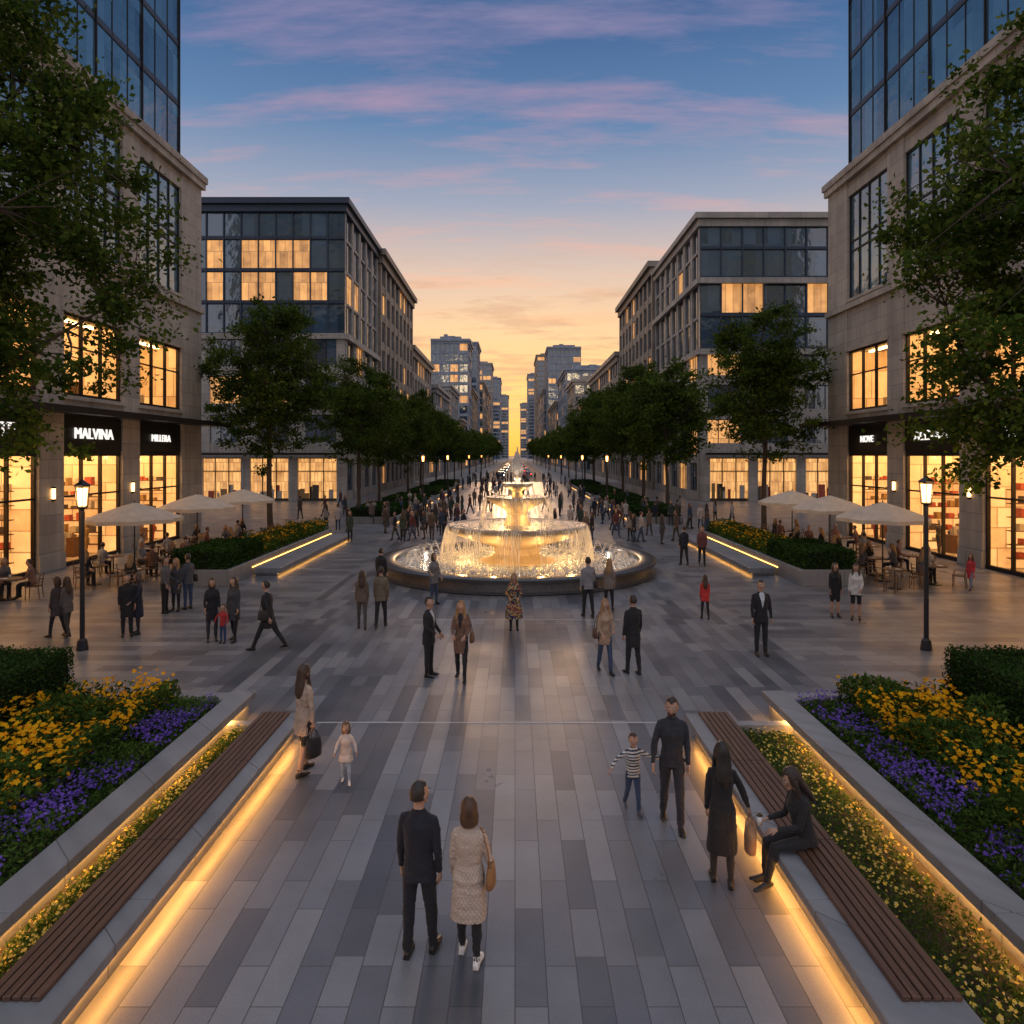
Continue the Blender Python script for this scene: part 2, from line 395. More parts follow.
    bpy.data.objects.remove(ob); bpy.data.meshes.remove(me); bpy.data.meshes.remove(m2)
    me=fin.mesh(name)
    skm=simple('skin',tuple(skin),.5,nz=.06)
    mats=[skm,fabric(hairc,.5),topmat or fabric(top),fabric(bottom),simple('shoe_leather',tuple(shoes),.4),fabric(shirt or stripes or (.7,.7,.72)),
          fabric(bag_col.get(name,(.05,.03,.02))),EYEW,DARK,simple('lips',(.35,.10,.09),.5)]
    for m in mats: me.materials.append(m)
    me.polygons.foreach_set('material_index',fin.m); me.polygons.foreach_set('use_smooth',[True]*len(fin.f)); me.update()
    return me
bag_col={}
def gp(x,y,z=0): d=690*(5-z)/(y-455); return ((x-515)*d/690,d)
def P(label,name,px,py,face,**k):
    X,Y=gp(px,py)
    acc=k.pop('acc',None)
    if acc: bag_col[name]=acc
    me=person_mesh(name,**k); bag_col.pop(name,None)
    return mkobj(label,me,None,(X,Y,0.004),math.radians(face))
BLK=(.013,.013,.016); NAVY=(.010,.014,.030); GRY=(.10,.10,.11); JEAN=(.035,.06,.12)
BRN=(.045,.022,.012); BLD=(.30,.17,.07)
P('man','m1',419,955,-10,h=1.70,top=(.010,.012,.022),bottom=(.009,.010,.016),hem=.80,vox=.009,arms=((2,7,10),(-4,8,14)),yaw=-34,skin=(.42,.25,.17),hairc=(.022,.015,.011),legs=((-3,0,2),(6,2,4)))
P('woman','w2',469,961,-8,h=1.58,sex='f',top=(.52,.42,.34),topmat=quilted((.50,.41,.34)),bottom=BLK,shoes=(.7,.7,.68),hairc=(.07,.032,.016),hair='bob',hem=.50,flare=1.05,puff=1.10,vox=.009,bag=('shoulder',1),acc=(.28,.14,.05),arms=((4,8,18),(8,14,35)),yaw=18,legs=((9,2),(-6,0)))
P('woman','w3',304,773,-35,h=1.68,sex='f',top=(.40,.30,.23),bottom=BLK,hairc=(.05,.025,.014),hair='long',hem=.66,vox=.011,bag=('hand',1),acc=BLK,arms=((5,6,12),(0,9,6)),legs=((9,2),(-9,6)),legskin=True)
P('child','c4',346,783,190,h=.88,sex='f',top=(.62,.50,.42),bottom=(.35,.40,.48),shoes=(.7,.65,.6),hairc=(.12,.06,.03),hair='bob',hem=.68,flare=1.2,puff=1.1,vox=.009,headscale=1.45,arms=((20,30,25),(25,28,35)),legs=((8,4),(-8,8)))
P('child','c5',633,812,190,h=1.06,top=(.04,.05,.08),stripes=(.62,.60,.56),bottom=JEAN,shoes=(.08,.08,.09),hairc=BRN,hem=.84,vox=.009,headscale=1.30,arms=((10,62,-5,75),(15,62,20,40)),legs=((10,4),(-12,16)))
P('man','m6',672,824,172,h=1.71,top=(.022,.024,.032),bottom=(.028,.028,.036),beard=True,vox=.010,hem=.84,arms=((2,8,12),(10,16,8)),legs=((14,3),(-10,10)),yaw=-8,pitch=8)
P('woman','w7',722,884,-12,h=1.62,sex='f',top=(.012,.011,.013),bottom=(.03,.025,.022),hairc=(.014,.010,.008),hair='long',hem=.42,flare=1.08,vox=.010,bag=('paper',1),acc=(.42,.23,.12),arms=((6,6,14),(14,24,10,18)),yaw=14,legs=((5,2),(-4,2)))
me=person_mesh('w8',h=1.70,sex='f',top=(.015,.014,.016),bottom=(.016,.015,.017),hairc=(.03,.017,.012),hair='long',seated=True,seatz=.475,legs=((86,72),(80,78,4)),arms=((28,8,62,-16),(26,8,66,-10)),lean=10,pitch=14,vox=.010,cup=True)
mkobj('woman',me,None,(3.36,8.0,0),math.radians(96))
P('man','m9',429,676,-110,h=1.76,top=BLK,bottom=BLK,shirt=(.5,.5,.52),vox=.015,hem=.72,arms=((8,8,30),(12,8,45,-10)),yaw=-10)
P('woman','w10',461,680,175,h=1.74,sex='f',top=(.16,.09,.06),bottom=BLK,hairc=BLD,hair='long',hem=.62,vox=.015,bag=('shoulder',-1),acc=(.15,.07,.03),arms=((10,8,60,-15),(15,8,60,-15)),legs=((10,4),(-10,10)),shirt=BLK)
P('woman','w11',605,673,190,h=1.68,sex='f',top=(.36,.25,.17),bottom=JEAN,hairc=BLD,hair='long',hem=.70,vox=.015,arms=((12,8,70,-15),(8,8,50,-10)),bag=('shoulder',1),acc=(.1,.05,.03),legs=((12,4),(-10,12)))
P('man','m12',633,674,20,h=1.77,top=BLK,bottom=BLK,hem=.62,vox=.015,arms=((2,7,12),(4,8,14)),legs=((6,2),(-6,4)))
PAT=pattern_fabric([(.30,.05,.03),(.02,.03,.08),(.45,.25,.05),(.05,.05,.05),(.30,.28,.2)],26)
P('woman','w13',514,630,180,h=1.60,sex='f',top=(.2,.1,.1),topmat=PAT,bottom=BLK,hairc=BLD,hair='long',hem=.36,flare=1.35,puff=1.16,vox=.016,arms=((10,18,60,-20),(10,18,60,-20)),pitch=8)
P('man','m14',268,650,82,h=1.82,top=BLK,bottom=BLK,hem=.62,vox=.016,arms=((-22,8,15),(20,8,20)),legs=((26,4),(-24,14)),bag=('shoulder',-1),acc=(.03,.025,.02),lean=4,shirt=(.4,.4,.42))
P('woman','w15',362,629,10,h=1.66,sex='f',top=(.13,.09,.065),bottom=(.07,.06,.055),hairc=BRN,hair='long',hem=.82,vox=.018,legs=((10,4),(-12,10)))
P('man','m16',381,627,0,h=1.74,top=(.15,.12,.08),bottom=BLK,hem=.78,vox=.018,legs=((-12,8),(12,4)))
P('woman','w17',212,641,-150,h=1.66,sex='f',top=BLK,bottom=(.03,.03,.04),hairc=BRN,hair='bob',hem=.60,vox=.018,arms=((8,8,20),(12,10,30)))
P('child','c17',223,643,170,h=.98,top=(.40,.03,.03),bottom=(.03,.06,.16),hem=.80,vox=.014,headscale=1.35,hairc=BRN,arms=((10,25,20),(10,40,10)))
P('woman','w17b',234,641,165,h=1.70,sex='f',top=(.05,.05,.055),bottom=BLK,hairc=BRN,hair='long',hem=.58,vox=.018,legs=((8,2),(-8,6)))
P('woman','w18',57,637,75,h=1.64,sex='f',top=(.05,.04,.045),bottom=BLK,hairc=BRN,hair='bob',hem=.64,vox=.018,bag=('shoulder',1),legs=((12,3),(-12,8)))
P('woman','w18b',67,636,70,h=1.62,sex='f',top=(.10,.09,.09),bottom=(.05,.04,.04),hairc=BRN,hair='long',hem=.72,vox=.018,legs=((-12,8),(12,3)))
P('man','m19',127,636,-150,h=1.68,top=BLK,bottom=BLK,hem=.55,vox=.018)
P('woman','w19',138,634,120,h=1.68,sex='f',top=NAVY,bottom=BLK,hair='bob',hairc=(.07,.04,.03),hem=.5,vox=.018,arms=((8,8,40),(8,8,40)))
P('man','m20',165,613,-90,h=1.74,top=GRY,bottom=BLK,hem=.78,vox=.02,arms=((10,8,50),(10,8,20)))
P('woman','w20',176,611,170,h=1.66,sex='f',top=(.05,.05,.06),bottom=BLK,hair='long',hairc=BLD,hem=.6,vox=.02)
P('man','m20b',188,609,60,h=1.76,top=(.07,.075,.09),bottom=JEAN,hem=.8,vox=.02,bag=('shoulder',1))
P('man','m21',381,598,-20,h=1.72,top=BLK,bottom=BLK,hem=.76,vox=.02,yaw=30)
P('woman','w21',434,604,-140,h=1.68,sex='f',top=(.16,.15,.15),bottom=JEAN,hair='bob',hairc=BRN,hem=.72,vox=.02,arms=((4,10,30),(20,30,60)))
P('man','m22',588,617,15,h=1.82,top=(.22,.22,.24),bottom=BLK,hem=.84,vox=.02,legs=((8,3),(-8,6)),bag=('shoulder',1))
P('woman','w22',609,611,-20,h=1.66,sex='f',top=(.20,.17,.15),bottom=BLK,hem=.75,hair='long',hairc=BLD,vox=.02,legs=((-8,6),(8,3)))
P('child','c23',705,619,0,h=1.32,sex='f',top=(.50,.03,.03),bottom=BLK,hem=.72,vox=.018,headscale=1.15,hair='long',hairc=BRN,legs=((8,3),(-8,6)))
P('man','m24',761,655,178,h=1.84,top=BLK,bottom=BLK,shirt=(.5,.52,.56),hem=.78,vox=.014,arms=((2,9,14),(2,9,14)))
P('woman','w25',835,617,175,h=1.64,sex='f',top=BLK,bottom=BLK,hem=.58,hair='long',hairc=BRN,vox=.018,legskin=True)
P('woman','w25b',856,620,150,h=1.68,sex='f',top=(.62,.60,.58),bottom=BLK,hem=.80,hair='long',hairc=BRN,vox=.018,legskin=True,arms=((8,8,50,-10),(4,8,14)))
P('man','m26',684,565,10,h=1.75,top=NAVY,bottom=BLK,vox=.022,legs=((10,3),(-10,6)))
P('man','m26b',702,565,170,h=1.75,top=(.14,.05,.05),bottom=BLK,vox=.022,legs=((10,3),(-10,6)))
P('child','c27',971,590,120,h=1.35,sex='f',top=(.55,.04,.05),bottom=(.2,.2,.25),vox=.02,hem=.6,headscale=1.15,hair='long',hairc=BRN,legs=((20,4),(-18,10)))
arch=[]
cols=[BLK,NAVY,(.05,.05,.06),(.13,.10,.08),(.26,.24,.22),(.10,.03,.03),(.03,.05,.10),(.40,.37,.35),(.03,.05,.04),(.08,.06,.05)]
for i,c in enumerate(cols):
    st=(10+i%3*5) if i%2 else 3
    arch.append(person_mesh('pedestrian',h=1.62+.018*i,sex='fm'[i%2],top=c,bottom=random.choice([BLK,JEAN,(.05,.045,.04)]),hair='long' if i%2==0 else 'short',
      hairc=random.choice([BRN,BLD,BLK]),hem=random.choice([.8,.6,.72]),legs=((st,4),(-st,8)),arms=((-st,7,14),(st,7,20)),vox=.026))
spots=[(348,528),(338,526),(326,525),(395,536),(403,538),(412,536),(424,535),(432,536),(388,522),(372,520),(452,512),(462,514),(470,510),(442,520),(600,512),(612,520),(622,523),(634,538),(641,538),(630,537),(662,540),(676,537),(690,525),(586,536),(592,536),(732,522),(715,518),(655,520),(560,512),(545,508),(480,506),(492,507),(528,505),(410,515),(418,518),(350,538),(325,512),(345,512),(300,515),(707,538),(680,512),(645,512)]
for i in range(66): spots.append((random.choice((random.gauss(405,35),random.gauss(435,22),random.gauss(640,36),random.gauss(600,18))),random.uniform(502,533)))
for i,(x,y) in enumerate(spots):
    X,Y=gp(x,y+4); 
    if math.hypot(X-.1,Y-30.3)<6.6: Y+=13; 
    mkobj('pedestrian',arch[(i*7+i//10)%len(arch)],None,(X,Y,.004),random.uniform(0,6.28))
for i in range(90):
    Y=random.uniform(62,150); X=random.uniform(-8,8)
    mkobj('pedestrian',arch[random.randrange(10)],None,(X,Y,.004),random.uniform(0,6.28))
seatm=[person_mesh('seated_person',h=1.7,sex='fm'[i%2],top=c,bottom=BLK,hair='long' if i%2==0 else 'short',hairc=random.choice([BRN,BLD]),seated=True,seatz=.46,
   legs=((84,80),(86,84)),arms=((25,8,60,-10),(30,8,50,-10)),lean=8,vox=.024) for i,c in enumerate([BLK,(.20,.10,.07),GRY,(.35,.33,.31)])]
# ------------------------------------------------------------------ ground
def pavers():
    m,nt,b=newmat('stone_pavers'); x,y,z=xyz(nt)
    A,fa=brick(nt,comb(nt,y,x),1.35,.30,.005,.37)
    D,fd=brick(nt,comb(nt,math_(nt,'ADD',y,.6),x),2.7,.30,.0,.23)
    B,fb=brick(nt,comb(nt,x,y),1.3,.42,.006,.5)
    ax=math_(nt,'ABSOLUTE',x)
    sel=math_(nt,'GREATER_THAN',ax,6.9)
    sel=math_(nt,'MAXIMUM',sel,math_(nt,'GREATER_THAN',y,41.16))
    inv=math_(nt,'SUBTRACT',1.0,sel)
    C=mixc(nt,sel,A,B); F=math_(nt,'ADD',math_(nt,'MULTIPLY',fa,inv),math_(nt,'MULTIPLY',fb,sel))
    c=ramp(nt,C,[(0,(.12,.124,.14)),(.3,(.17,.174,.192)),(.6,(.215,.22,.238)),(1,(.27,.268,.275))])
    dk=math_(nt,'MULTIPLY',ramp(nt,D,[(.74,0),(.82,1)]),inv)
    c=mixc(nt,math_(nt,'MULTIPLY',dk,.72),c,(.07,.075,.09))
    sp=ramp(nt,noisetex(nt,60,4,rough=.7),[(.3,.80),(.7,1.14)]); st=ramp(nt,noisetex(nt,.45,6,rough=.65),[(.3,.72),(.7,1.12)])
    c=mixc(nt,1.0,mixc(nt,1.0,c,sp,'MULTIPLY'),st,'MULTIPLY'); c=mixc(nt,F,c,(.05,.05,.055))
    nt.links.new(c,b.inputs['Base Color'])
    r=math_(nt,'ADD',math_(nt,'MULTIPLY',noisetex(nt,.8,5),.36),.17); nt.links.new(r,b.inputs['Roughness'])
    h=math_(nt,'SUBTRACT',math_(nt,'ADD',math_(nt,'MULTIPLY',noisetex(nt,40,4),.12),math_(nt,'MULTIPLY',C,.25)),F); bump(nt,b,h,.45,.008)
    return m
def sheet(name,x0,x1,y0,y1,z,mat):
    mb=MB(); mb.face([(x0,y0,z),(x1,y0,z),(x1,y1,z),(x0,y1,z)]); return mb.obj(name,[mat])
sheet('ground',-1500,1500,-300,3000,-.016,simple('ground_dirt',(.10,.10,.10),.9,scale=.3))
sheet('plaza_pavement',-62,62,-30,128,0,pavers())
sheet('road',-7,7,128.2,1600,-.008,simple('asphalt',(.05,.05,.055),.7,scale=3,bmp=.3))
sheet('sidewalk',-20,-7.3,128.2,1600,-.004,simple('sidewalk_concrete',(.25,.25,.25),.8,scale=1))
sheet('sidewalk',7.3,20,128.2,1600,-.004,simple('sidewalk_concrete',(.25,.25,.25),.8,scale=1))
mb=MB()
for sx in(-1,1): mb.box(min(sx*7,sx*7.3),max(sx*7,sx*7.3),128.2,1600,-.016,.12)
mb.obj('kerb',[simple('kerb_stone',(.3,.3,.3),.8)])
mb=MB()
for k in range(60): mb.face([(-.08,130+k*8,-.004),(.08,130+k*8,-.004),(.08,134+k*8,-.004),(-.08,134+k*8,-.004)])
mb.obj('road_marking',[simple('white_paint',(.75,.75,.72),.6)])
pale=simple('pale_stone',(.44,.45,.47),.45,scale=4)
sheet('paving_band',-3.7,3.2,12.86,12.92,.004,pale); sheet('paving_band',-3.2,3.2,20.9,20.97,.004,pale)
# ------------------------------------------------------------------ planters and benches
conc=stone_mat('grey_granite',(.25,.255,.27),1.8,9.0,.08,.55)
soil=simple('soil',(.03,.022,.015),.95,scale=20,bmp=.8)
WARM=(1.0,.48,.12)
LED=emis('led_strip',(1.0,.43,.09),46); LED2=emis('led_strip_soft',(1.0,.46,.11),46)
GLEAF=leaf_mat('hedge_leaf',(.016,.036,.008),(.03,.065,.015),(.06,.11,.028),.2)
YEL=leaf_mat('yellow_petal',(.80,.36,.012),(.88,.52,.02),(.88,.26,.01),.3)
YEL2=leaf_mat('pale_yellow_petal',(.74,.52,.05),(.80,.60,.10),(.70,.60,.3),.3)
PUR=leaf_mat('purple_petal',(.10,.05,.36),(.17,.09,.48),(.28,.18,.56),.3)
FLEAF=leaf_mat('flower_leaf',(.03,.065,.014),(.065,.125,.025),(.13,.19,.04),.3)
def wood_mat():
    m,nt,b=newmat('bench_wood'); x,y,z=xyz(nt)
    v=comb(nt,math_(nt,'MULTIPLY',x,30),math_(nt,'MULTIPLY',y,1.2),math_(nt,'MULTIPLY',z,30))
    n=noisetex(nt,1.5,6,v)
    c=ramp(nt,n,[(.3,(.06,.030,.020)),(.7,(.15,.076,.050))]); nt.links.new(c,b.inputs['Base Color']); b.inputs['Roughness'].default_value=.5
    bump(nt,b,n,.3,.004); return m
wood=wood_mat()
def flower_mass(name,fn,n,hmin,hmax,size,petal,nleaf,leafsize,thr=-.28):
    B=fn(n); keep=np.array([noise.noise(Vector((p[0]*1.6,p[1]*1.6,0)))+.5*noise.noise(Vector((p[0]*5,p[1]*5,3)))>thr for p in B]); B=B[keep]; n=len(B)
    B[:,2]+=rng.uniform(hmin,hmax,n)*(1+.25*np.sin(B[:,0]*3)*np.cos(B[:,1]*2.3))
    nrm=np.stack([rng.normal(0,.5,n),rng.normal(0,.5,n)-.25,np.ones(n)],1); nrm/=np.linalg.norm(nrm,axis=1)[:,None]
    a=np.cross(nrm,rng.normal(size=(n,3))); a/=np.linalg.norm(a,axis=1)[:,None]; b=np.cross(nrm,a)
    sz=size*rng.uniform(.5,1.3,n)[:,None]; out=[]
    for k in range(5):
        t=2*math.pi*k/5; d=a*math.cos(t)+b*math.sin(t); e=-a*math.sin(t)+b*math.cos(t)
        out.append(np.stack([B,B+d*sz*.6+e*sz*.38+nrm*sz*.2,B+d*sz+nrm*sz*.15,B+d*sz*.6-e*sz*.38+nrm*sz*.2],1).reshape(-1,3))
    Vp=np.concatenate(out); L=fn(nleaf); L[:,2]+=rng.uniform(0,1,nleaf)*hmax*(.75+.45*np.sin(L[:,0]*2.1+1)*np.cos(L[:,1]*3.1))
    Vl=leaves(L,leafsize,.35)
    me=np_mesh(name,np.concatenate([Vp,Vl]),[petal,FLEAF],np.concatenate([np.zeros(len(Vp)//4),np.ones(nleaf)]))
    return mkobj(name,me)
def hedge(name,x0,x1,y0,y1,z0,z1,n,size=.06):
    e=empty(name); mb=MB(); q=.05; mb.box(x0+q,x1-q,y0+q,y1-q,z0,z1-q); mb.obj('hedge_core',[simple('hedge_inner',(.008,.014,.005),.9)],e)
    ar=np.array([(x1-x0)*(y1-y0),(x1-x0)*(z1-z0)*2,(y1-y0)*(z1-z0)*2]); ar=ar/ar.sum(); cs=(n*ar).astype(int); Pn=[]
    u=lambda a,b,k:rng.uniform(a,b,k)
    k=cs[0]; Pn.append(np.stack([u(x0,x1,k),u(y0,y1,k),np.full(k,z1)],1))
    k=cs[1]//2; Pn+= [np.stack([u(x0,x1,k),np.full(k,yy),u(z0,z1,k)],1) for yy in(y0,y1)]
    k=cs[2]//2; Pn+= [np.stack([np.full(k,xx),u(y0,y1,k),u(z0,z1,k)],1) for xx in(x0,x1)]
    C=np.concatenate(Pn); C+=rng.normal(0,.03,C.shape)
    C[:,2]+=np.array([noise.noise(Vector((p[0]*2.5,p[1]*2.5,0)))*.05 for p in C])
    mkobj('hedge_leaves',np_mesh('hedge_leaves',leaves(C,size,.6),[GLEAF]),e)
for sd,(b0,bw0,bw1,w0,w1,far) in ((-1,(3.72,3.95,4.45,4.95,5.38,14.5)),(1,(3.0,3.22,3.74,4.72,5.15,14.0))):
    X=lambda a,b:(min(sd*a,sd*b),max(sd*a,sd*b))
    e=empty('park_bench'); mb=MB()
    x0,x1=X(b0+.16,bw1); mb.box(x0,x1,2,12.1,0,.33)
    x0,x1=X(b0,bw1+.03)
    yy=2.0
    while yy<12.2: mb.bbox(x0,x1,yy,min(yy+1.69,12.2),.335,.44,0,.010); yy+=1.7
    mb.obj('bench_base',[conc],e)
    mb=MB(); ns=6; w=(bw1-bw0)/ns
    for k in range(ns):
        x0,x1=X(bw0+k*w+.008,bw0+(k+1)*w-.008)
        for (ya,yb) in((5.75,8.1),(8.115,10.2),(10.215,12.15)): mb.bbox(x0,x1,ya,yb,.446,.488,0,.006)
    mb.obj('bench_slats',[wood],e)
    mb=MB(); x0,x1=X(b0+.125,b0+.158); mb.box(x0,x1,2.1,12.0,.185,.20); mb.obj('bench_led',[LED],e)
    e=empty('planter_wall'); mb=MB()
    x0,x1=X(w0,w1)
    yy=2.0
    while yy<13.2: mb.bbox(x0,x1,yy,min(yy+1.59,13.2),.36,.50,0,.012); yy+=1.6
    xa,xb=X(w0+.12,w1-.02); mb.box(xa,xb,2,13.15,0,.358)
    x0,x1=X(w1,far); mb.bbox(x0,x1,12.8,13.2,.0,.46,0,.015)
    x0,x1=X(bw1+.03,w0+.12); mb.box(x0,x1,12.0,12.2,0,.30)
    mb.obj('wall',[conc],e)
    mb=MB(); x0,x1=X(w0+.05,w0+.10); mb.box(x0,x1,2.1,13.0,.342,.358); mb.obj('wall_led',[LED2],e)
    mb=MB(); x0,x1=X(bw1+.03,w0+.12); mb.box(x0,x1,2,12,0,.14); x0,x1=X(w1-.02,far); mb.box(x0,x1,2,12.8,0,.36); mb.obj('soil',[soil],e)
    U=lambda a,b,c,d,z:(lambda k:np.stack([sd*rng.uniform(a,b,k),rng.uniform(c,d,k),np.full(k,z)],1))
    flower_mass('pale_yellow_flowers',U(bw1+.08,w0-.03,2.5,12,.14),1900,.06,.19,.020,YEL2,12000,.055,-.2)
    flower_mass('purple_flowers',U(w1+.03,w1+1.0,3,12.7,.36),5200,.14,.29,.024,PUR,15000,.075,-.18)
    def yf(k,sd=sd,w1=w1):
        Y=rng.uniform(3,12.7,k); xm=np.where(Y>9.2,w1+2.75,w1+6.0); return np.stack([sd*(w1+.75+rng.uniform(0,1,k)**1.2*(xm-w1-.75)),Y,np.full(k,.36)],1)
    flower_mass('yellow_flowers',yf,6000,.22,.64,.039,YEL,38000,.115,-.12)
    hx0,hx1=X(w1+2.8,far-.2); hedge('hedge',hx0,hx1,9.5,12.75,.36,1.42,52000,.055)
for sd in(-1,1):
    e=empty('raised_planter'); X=lambda a,b:(min(sd*a,sd*b),max(sd*a,sd*b)); mb=MB()
    x0,x1=X(10.9,13.2); mb.bbox(x0,x1,26.2,41,0,.62,0,.02)
    x0,x1=X(9.7,10.75); mb.bbox(x0,x1,28.5,41,.12,.34,0,.02); x0,x1=X(9.85,10.75); mb.box(x0,x1,28.6,40.9,0,.12); mb.obj('planter_wall',[conc],e)
    mb=MB(); x0,x1=X(9.79,9.83); mb.box(x0,x1,28.6,40.9,.105,.118); x0,x1=X(10.87,10.897); mb.box(x0,x1,28.6,40.9,.345,.355); mb.obj('planter_led',[emis('led_mid',(1,.46,.1),11)],e)
    x0,x1=X(11.05,13.05); hedge('hedge',x0,x1,26.4,30.2,.62,1.32,9000,.10)
    def sf(k,sd=sd): return np.stack([sd*rng.uniform(11,13.1,k),rng.uniform(30.3,40.8,k),np.full(k,.6)],1)
    flower_mass('shrub_bed',sf,1200,.2,.6,.05,YEL,16000,.14)
    for k,(ya,yb) in enumerate(((50,58),(62,72),(77,90),(96,110))):
        e=empty('raised_planter'); mb=MB(); x0,x1=X(8.6,12.2); mb.bbox(x0,x1,ya,yb,0,.5,0,.02); mb.obj('planter_wall',[conc],e)
        hedge('hedge',x0+.2,x1-.2,ya+.2,yb-.2,.5,1.1,5000,.16)
        mb=MB(); x0,x1=X(8.56,8.595); mb.box(x0,x1,ya,yb,.05,.09); mb.obj('planter_led',[nosample(emis('led_far',WARM,3))],e)
# ------------------------------------------------------------------ trees
BARK=simple('bark',(.09,.065,.045),.9,scale=14,nz=.35,bmp=.8)
TLEAF=leaf_mat('tree_leaf',(.035,.07,.014),(.07,.12,.022),(.16,.20,.035),.42)
def tree_meshes(seed,H,cz,rx,rz,ncl,per,size,cr,trunk_r,y_r=None,gap=-.12):
    r=random.Random(seed); y_r=y_r or rx
    cl=[]; off=Vector((seed*3.1,seed*1.7,0)); tries=0
    while len(cl)<ncl and tries<ncl*40:
        tries+=1
        d=Vector((r.gauss(0,1),r.gauss(0,1),r.gauss(0,1))).normalized(); t=r.random()**.42
        bumpy=1+.26*noise.noise(d*2.1+off)+.16*noise.noise(d*5+off)
        p=Vector((d.x*rx,d.y*y_r,d.z*rz))*t*bumpy
        if d.z>0: p.x*=1-.18*d.z*t; p.y*=1-.18*d.z*t
        if noise.noise(p*.55+off*2)<gap: continue
        cl.append(p+Vector((0,0,cz)))
    mb=MB()
    def limb(a,b,ra,rb,sag=.12,n=6,seg=5):
        a=Vector(a);b=Vector(b);L=(b-a).length; pts=[];rr=[]
        o=Vector((r.uniform(-1,1),r.uniform(-1,1),r.uniform(-.2,.6)))*L*sag
        for k in range(seg+1):
            t=k/seg; pts.append(a.lerp(b,t)+o*math.sin(t*math.pi)); rr.append(ra+(rb-ra)*t)
        mb.tube(pts,rr,0,n); return pts
    zb=cz-rz*.75
    tp=limb((0,0,-.1),(r.uniform(-.2,.2),r.uniform(-.2,.2),zb),trunk_r*1.15,trunk_r*.85,.02,12)
    mb.tube([(0,0,-.1),(0,0,.15),(0,0,.5)],[trunk_r*1.7,trunk_r*1.35,trunk_r*1.1],0,12)
    top=tp[-1]; ml=[]
    lead=limb(top,(r.uniform(-.4,.4),r.uniform(-.4,.4),cz+rz*.7),trunk_r*.8,trunk_r*.15,.05,8,8)
    for k in range(9):
        s=lead[min(k//2+0,6)] if k else top; a=k*2.4+r.random(); z=cz-rz*.45+rz*1.1*(k/9); q=.62+.2*r.random()
        e=Vector((math.cos(a)*rx*q*(1-.35*k/9),math.sin(a)*y_r*q*(1-.35*k/9),z+rz*.15))
        ml+=limb(s,e,trunk_r*.45,trunk_r*.1,.10,7,6)[1:]
    for p in cl:
        if r.random()<.55:
            s=min(ml,key=lambda q:(q-p).length_squared)
            if (s-p).length<rx: limb(s,p,trunk_r*.09+.008,.006,.12,4,3)
    w=mb.mesh('trunk'); w.materials.append(BARK); w.polygons.foreach_set('use_smooth',[True]*len(mb.f))
    C=np.array([tuple(p) for p in cl]); 
    rad=cr*rng.uniform(.5,1.3,len(C))
    C=np.repeat(C,per,0); rd=np.repeat(rad,per); g=rng.normal(0,1,C.shape)*np.array([1,1,.62]); C=C+g*rd[:,None]*.55
    l=np_mesh('foliage',leaves(C,size,.62,.15),[TLEAF]); return w,l
def put_tree(name,ms,x,y,rot=0,sc=1):
    e=empty(name,(x,y,0)); e.rotation_euler=(0,0,rot); e.scale=(sc,)*3
    mkobj('trunk',ms[0],e); mkobj('foliage',ms[1],e)
put_tree('tree',tree_meshes(1,16,10.4,4.6,6.6,700,85,.15,.54,.24,4.2,-.10),-13.0,15.6)
put_tree('tree',tree_meshes(2,16,9.7,3.8,5.7,560,85,.15,.54,.22,3.7,-.10),12.4,15.6)
mA=tree_meshes(3,15,9.6,4.2,5.2,400,85,.20,.60,.17,None,-.16); mB_=tree_meshes(4,13,9.0,3.8,4.8,340,85,.20,.60,.15,None,-.16); mC=tree_meshes(5,12,8.2,3.9,4.4,260,60,.28,.70,.14,None,-.22)
put_tree('tree',mA,-16.3,46,0,1.02); put_tree('tree',mB_,16.6,46,2,1.08)
for sd in(-1,1):
    for k,(Y,X,sc) in enumerate(((61,13.9,.98),(70,13.4,1.0),(82,13.0,.9),(94,12.8,1.05),(107,12.4,.95),(121,12.1,1.05),(137,11.8,1),(155,11.8,.9),(176,11.6,1),(200,11.6,1),(230,11.5,1),(265,11.5,1.05),(305,11.5,1.1),(360,11.5,1.1),(430,11.5,1.2))):
        put_tree('tree',(mB_,mC,mA)[(k+(sd>0))%3] if Y<120 else mC,sd*(X+random.uniform(-.4,.4)),Y+random.uniform(-1.5,1.5),random.uniform(0,6.28),sc*random.uniform(.88,1.08))
# ------------------------------------------------------------------ buildings
LIME=stone_mat('limestone',(.50,.44,.37),1.6,.8); LIME2=stone_mat('limestone_light',(.47,.43,.39),1.8,.9)
METAL=simple('dark_metal',(.035,.037,.045),.4,.6); BRONZE=simple('bronze_frame',(.03,.025,.022),.45,.5)
BLUEM=simple('blue_grey_metal',(.05,.07,.11),.45,.4)
GLS=glass_mat('curtain_glass',(.04,.095,.14),.05,1.42,3.7,2.9); GLS2=glass_mat('window_glass',(.03,.05,.08),.08,1.3,3.5,2.6)
def clear_glass():
    m,nt,b=newmat('shop_glass'); out=nt.nodes['Material Output']; nt.nodes.remove(b)
    t=N(nt,'ShaderNodeBsdfTransparent'); t.inputs[0].default_value=(.96,.96,.95,1); g=N(nt,'ShaderNodeBsdfGlossy'); g.inputs['Roughness'].default_value=.03
    f=N(nt,'ShaderNodeFresnel'); f.inputs['IOR'].default_value=1.35; mx=N(nt,'ShaderNodeMixShader')
    nt.links.new(f.outputs[0],mx.inputs[0]); nt.links.new(t.outputs[0],mx.inputs[1]); nt.links.new(g.outputs[0],mx.inputs[2]); nt.links.new(mx.outputs[0],out.inputs[0]); return m
CG=clear_glass()
